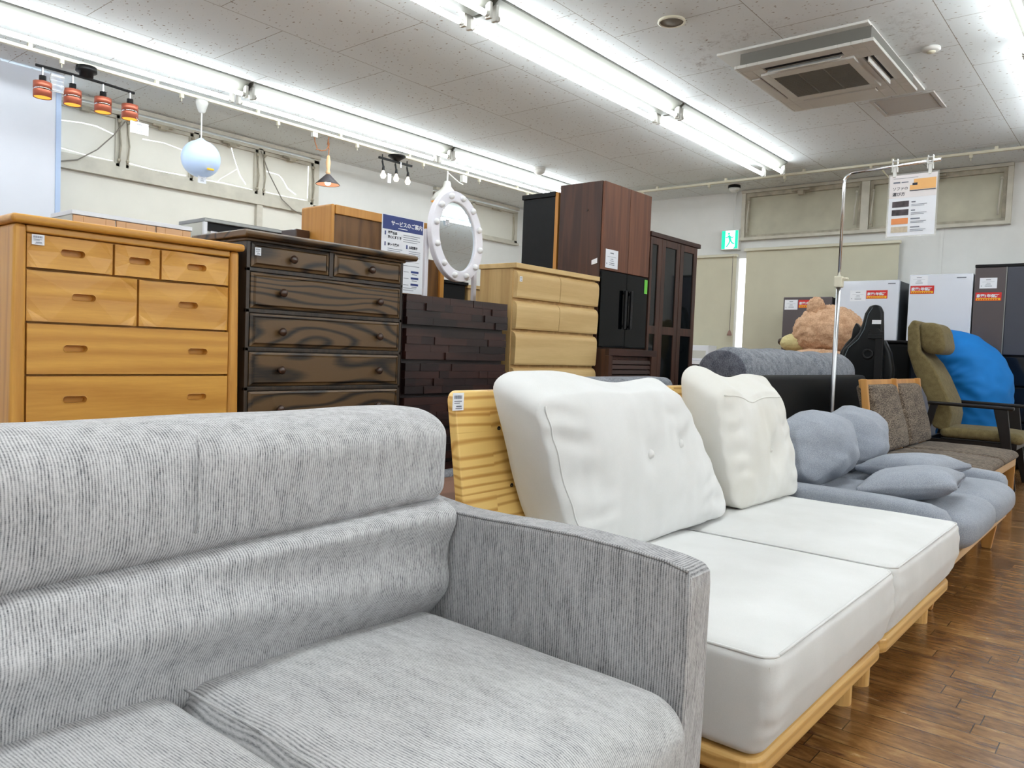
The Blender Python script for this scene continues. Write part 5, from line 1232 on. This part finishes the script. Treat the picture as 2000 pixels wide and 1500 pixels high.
# ------------------------------------------------------------ gaming chair
t = thing('gaming_chair', 'black racing style gaming chair with grey stitching in front of the white refrigerator', 'chair', (7.35, 2.05, 0))
P = [(1.865, .55), (2.20, .62), (2.225, .85), (2.215, 1.06), (2.20, 1.12), (2.13, 1.20), (2.075, 1.27), (2.05, 1.36), (2.035, 1.44), (2.0, 1.50), (1.96, 1.52), (1.91, 1.505), (1.885, 1.45), (1.88, 1.36), (1.87, 1.2), (1.86, .9)]
b = obj('backrest', MB().prism(P, 7.28, 7.36, 'yz'), 'gleather', t, bevel=.025, bseg=4, smooth=True)
obj('side_bolster', MB().prism([(2.16, .62), (2.27, .66), (2.27, .95), (2.24, 1.10), (2.20, 1.17), (2.14, 1.24)], 7.33, 7.44, 'yz'), 'gleather', t, bevel=.02, bseg=3, smooth=True)
obj('side_bolster', MB().prism([(1.93, .62), (1.80, .66), (1.79, .95), (1.82, 1.10), (1.88, 1.22)], 7.33, 7.44, 'yz'), 'gleather', t, bevel=.02, bseg=3, smooth=True)
obj('wing', MB().prism([(2.075, 1.20), (2.16, 1.17), (2.145, 1.30), (2.12, 1.36), (2.07, 1.30)], 7.34, 7.42, 'yz'), 'gleather', t, bevel=.012, smooth=True)
obj('stitching', MB().tube([(7.276, y, z) for y, z in ((2.185, .8), (2.18, 1.05), (2.15, 1.13), (2.07, 1.21), (2.025, 1.30), (2.0, 1.43), (1.965, 1.49))], .0035, 5), 'stitch', b)
obj('strap', MB().box(7.266, 7.28, 1.862, 1.925, .6, 1.28).box(7.262, 7.282, 1.865, 1.99, 1.215, 1.255), 'blackpl', b, bevel=.004)
obj('strap_buckle', MB().lathe((7.275, 1.935, 1.26), [(.001, -.012), (.05, -.01), (.055, 0), (.05, .01)], 14, 'x'), 'blackpl', b)
obj('hole_ring', MB().lathe((7.272, 1.985, 1.08), [(.028, 0), (.04, -.006), (.05, 0), (.04, .006), (.028, 0)], 18, 'x', cap=False), 'blackpl', b, smooth=True)
bars(b, 'white_label', (7.279, 1.965, 1.345), nY, Z, [(0, 0, .075, .035)], 'paper', .002)
obj('seat', MB().rbox(7.36, 7.86, 1.82, 2.26, .45, .56, .05), 'gleather', t, smooth=True)
obj('column', MB().tube([(7.6, 2.04, .07), (7.6, 2.04, .45)], .03, 12), 'blackpl', t)
for k in range(5):
    a = k*2*PI/5+.3; e = (7.6+.3*math.cos(a), 2.04+.3*math.sin(a))
    obj('base_arm', MB().tube([(7.6, 2.04, .09), (e[0], e[1], .065)], [.03, .018], 8), 'blackpl', t); obj('caster', MB().ball((e[0], e[1], .03), .03, 10, 8), 'blackpl', t, smooth=True)
t = thing('storage_cabinet', 'added black box filling the dark area between the gaming chair and the olive armchair', 'cabinet', (8.25, 1.98, 0))  # filler box added for a dark region, not an identified cabinet
obj('body', MB().box(8.02, 8.45, 1.80, 2.12, 0, 1.20), 'leather', t, bevel=.03)
obj('top', MB().box(8.0, 8.47, 1.78, 2.14, 1.20, 1.225), 'black', t, bevel=.006)

# ------------------------------------------------------------ plush bear
t = thing('plush_bear', 'huge tan plush bear facing left behind the grey and black sofa', 'plush toy', (8.1, 2.7, 0))
def furry(c, r, seed, amp=.016, n=48, m=32):
    mb = MB().ball((0, 0, 0), 1, n, m); out = []
    for v in mb.v:
        d = Vector(v); q = Vector((d.x*r[0], d.y*r[1], d.z*r[2]))
        k = noise.noise(Vector((d.x*5+seed, d.y*5, d.z*5)))*amp+noise.noise(Vector((d.x*13+seed, d.y*13, d.z*13)))*amp*.7+noise.noise(Vector((d.x*30, d.y*30+seed, d.z*30)))*amp*.35
        out.append(Vector(c)+q+d*k)
    mb.v = [tuple(v) for v in out]; return mb
h_ = obj('head', furry((8.12, 2.60, 1.295), (.33, .347, .271), 1, .022, 80, 56), 'fur', t, smooth=True)
obj('ear', furry((7.96, 2.69, 1.535), (.05, .088, .11), 4, .010), 'fur', h_, smooth=True)
obj('ear', furry((8.40, 2.62, 1.44), (.05, .081, .10), 6, .010), 'fur', h_, smooth=True)
mz = obj('muzzle', furry((8.06, 2.90, 1.18), (.15, .165, .098), 8, .006), 'muzzle', h_, smooth=True)
obj('nose', MB().ball((8.04, 3.06, 1.19), (.05, .025, .035), 16, 10), 'knob', mz, smooth=True)
for x in (8.30,): obj('eye', MB().ball((x, 2.87, 1.30), .022, 14, 8), 'black', h_, smooth=True)
obj('body', furry((8.25, 2.80, .56), (.36, .40, .56), 12, .02), 'fur', t, smooth=True)
obj('arm', furry((7.84, 2.60, 1.03), (.13, .34, .085), 15, .012), 'fur', t, smooth=True)
for y in (2.55, 3.0): obj('leg', furry((7.95, y, .17), (.30, .16, .16), 17+y, .012), 'fur', t, smooth=True)

# ------------------------------------------------------------ refrigerators
def sticker(par, x, y, z, w=.215, h=.092, part=1.0):
    o = Vector((x, y, z)); c = bars(par, 'warranty_sticker', o, nY, Z, [(0, 0, w, h)], 'red', .001)
    bars(c, 'yellow_band', o, nY, Z, [(.008, .006, w-.016, h*.27)], 'yellow', .002)
    tx = MB(); text_into(tx, '家電1年保証', w*.158, o+Vector((-.0025, -.010, h*.44)), nY, Z, .0016); obj('lettering', tx, 'paper', c, fix=False)
    tx = MB()
    for i in range(9): tx.quad(o+Vector((-.0025, -.016-i*(w-.036)/9, h*.12)), (0, -(w-.036)/9*.6, 0), (0, 0, h*.13))
    obj('small_print', tx, 'red', c, fix=False)
def fridge(name, lab, ya, yb, z1, doors, mf, ms, top=None, logo=True):
    t = thing(name, lab, 'refrigerator', (9.33, (ya+yb)/2, 0))
    obj('cabinet', MB().box(9.06, 9.66, ya+.004, yb-.004, .03, z1-.01 if top is None else z1-.03), ms, t, bevel=.006)
    if top: obj('top_cover', MB().box(9.0, 9.66, ya, yb, z1-.03, z1), top, t, bevel=.006)
    for k, (a, b, c, d, m) in enumerate(doors):
        dd = obj('door', MB().box(9.0, 9.055, a, b, c, d), m, t, bevel=.008)
        if k == 0: D0 = dd
    for y in (ya+.05, yb-.05): obj('foot', MB().box(9.1, 9.16, y-.02, y+.02, 0, .03).box(9.55, 9.6, y-.02, y+.02, 0, .03), 'blackpl', t)
    return t, D0
t, d = fridge('refrigerator', 'dark graphite refrigerator partly hidden by the plush bear', 2.865, 3.42, 1.735, [(2.867, 3.418, 1.05, 1.73, 'fr_dark'), (2.867, 3.418, .06, 1.04, 'fr_dark')], 'fr_dark', 'black')
info_card(d, (8.999, 3.40, 1.585), nY, Z, .15, .115); sticker(d, 8.999, 3.24, 1.605, .215, .092)
t, d = fridge('refrigerator', 'white refrigerator with grey side behind the gaming chair', 2.178, 2.80, 1.905, [(2.18, 2.798, 1.10, 1.90, 'fr_white'), (2.18, 2.798, .06, 1.09, 'fr_white')], 'fr_white', 'fr_side')
info_card(d, (8.999, 2.675, 1.675), nY, Z, .165, .12); sticker(d, 8.999, 2.505, 1.70, .215, .092); bars(d, 'badge', (8.999, 2.29, 1.855), nY, Z, [(0, 0, .075, .012)], 'ink', .0012)
t, d = fridge('refrigerator', 'tallest plain white refrigerator between the grey-sided one and the graphite double-door one', 1.492, 2.085, 1.952, [(1.494, 2.083, 1.10, 1.948, 'fr_white'), (1.494, 2.083, .06, 1.09, 'fr_white')], 'fr_white', 'fr_white')
info_card(d, (8.999, 2.072, 1.835), nY, Z, .165, .10, mark=False); sticker(d, 8.999, 2.068, 1.745, .225, .085); bars(d, 'badge', (8.999, 1.64, 1.90), nY, Z, [(0, 0, .085, .012)], 'ink', .0012)
t, d = fridge('refrigerator', 'large graphite double-door refrigerator at the right edge with black top', .925, 1.484, 2.03, [(1.212, 1.482, 1.13, 2.0, 'fr_dark'), (.927, 1.204, 1.13, 2.0, 'fr_dark2'), (.927, 1.482, .83, 1.115, 'fr_blk'), (.927, 1.482, .48, .815, 'fr_blk'), (.927, 1.482, .06, .465, 'fr_blk')], 'fr_dark', 'black', 'black')
info_card(d, (8.999, 1.435, 1.79), nY, Z, .15, .105); sticker(d, 8.999, 1.465, 1.665, .225, .085)
obj('door_trim', MB().box(8.997, 9.0, 1.204, 1.212, 1.13, 2.0), 'alu', t)

t = thing('storage_cabinet', 'low black cabinet with white top below the roller blind, right of the bookcase', 'cabinet', (9.4, 4.9, 0))
obj('body', MB().box(9.2, 9.62, 4.40, 5.35, 0, .90), 'black', t, bevel=.003); obj('top', MB().box(9.17, 9.64, 4.38, 5.37, .90, .945), 'whitelac', t, bevel=.003)
t = thing('toaster_oven', 'small white box appliance on the low cabinet under the blind', 'appliance', (9.4, 4.7, .945))
obj('body', MB().box(9.36, 9.6, 4.50, 4.86, .946, 1.15), 'whitelac', t, bevel=.008); obj('front_window', MB().box(9.354, 9.36, 4.54, 4.82, .98, 1.08), 'greycab', t)

# ------------------------------------------------------------ chrome sign stand with hanging notice
t = thing('sign_stand', 'tall chrome pole stand with a horizontal arm behind the blue grey sofa', 'stand', (5.2, 1.62, 0))
SX, YS = 5.2, 1.62
pts = [(SX, YS, 1.44), (SX, YS, 2.15)]+[(SX, YS-.06*(1-math.cos(a)), 2.15+.06*math.sin(a)) for a in [PI/2*k/6 for k in range(1, 7)]]+[(SX, 1.07, 2.229)]
obj('upper_pole', MB().tube(pts, .010, 12), 'chrome', t, smooth=True)
obj('lower_pole', MB().tube([(SX, YS, .03), (SX, YS, 1.51)], .0145, 14), 'steel', t, smooth=True)
obj('clamp', MB().box(SX-.025, SX+.025, YS-.025, YS+.025, 1.48, 1.55).box(SX-.012, SX+.012, YS-.058, YS-.02, 1.526, 1.544), 'ivory', t, bevel=.006)
obj('base', MB().lathe((SX, YS, 0), [(.11, 0), (.11, .012), (.02, .03), (.001, .03)], 24), 'steel', t, smooth=True)
t = thing('hanging_notice', 'laminated notice about choosing sofas hanging from the chrome arm by two clips', 'sign', (SX, 1.21, 1.78))
K = 1.157
o = Vector((SX, 1.356, 1.781)); rg = Vector((-.02, -1, 0)).normalized()
def kb(par, name, rects, mat, off): return bars(par, name, b0, rg, Z, [tuple(v*K for v in r) for r in rects], mat, off)
sh = card(t, 'laminated_sheet', o, rg, Z, .245*K, .335*K, 'clearbag', .0008)
b0 = o+rg*.009+Vector((-.001, 0, .007))
pp = card(sh, 'paper_sheet', b0, rg, Z, .229*K, .32*K, 'paper', .0005)
kb(pp, 'pink_header', [(0, .2, .229, .12)], 'paper_w', .0008)
kb(pp, 'sofa_picture', [(.10, .238, .124, .026), (.118, .264, .106, .03)], 'orange2', .0014)
kb(pp, 'picture_seat_shadow', [(.112, .262, .024, .012), (.10, .232, .124, .004)], 'inkd', .002)
for z_, m_ in ((.152, 'photo'), (.108, 'photo'), (.062, 'orange'), (.018, 'beige')): kb(pp, 'swatch', [(.018, z_, .082, .031)], m_, .0014)
tx = MB(); n0 = rg.cross(Vector(Z))*.0016
for s_, x, z, sz in (('ソファの', .016, .243, .019), ('選び方', .016, .213, .021)): text_into(tx, s_, sz*K, b0+n0+rg*x*K+Vector((0, 0, z*K)), rg, Z, .0003)
obj('title', tx, 'inkd', pp, fix=False)
kb(pp, 'small_print', [(.018, .278, .034, .008), (.058, .279, .034, .005), (.018, .302, .12, .002)]+[(.112, .172-.044*i, .02 if i < 2 else .045, .006) for i in range(4)]+[(.112, .160-.044*i-.007*j, .075-.012*j, .0025) for i in range(4) for j in range(2)], 'ink', .0016)
for y in (1.322, 1.125):
    obj('clip', MB().box(SX-.014, SX+.014, y-.016, y+.016, 2.208, 2.215).box(SX-.014, SX+.014, y-.016, y-.012, 2.18, 2.262).box(SX-.014, SX+.014, y+.012, y+.016, 2.18, 2.262).box(SX-.014, SX+.014, y-.016, y+.016, 2.245, 2.251).box(SX-.01, SX+.006, y-.009, y+.009, 2.15, 2.212), 'plastic', t, bevel=.002)
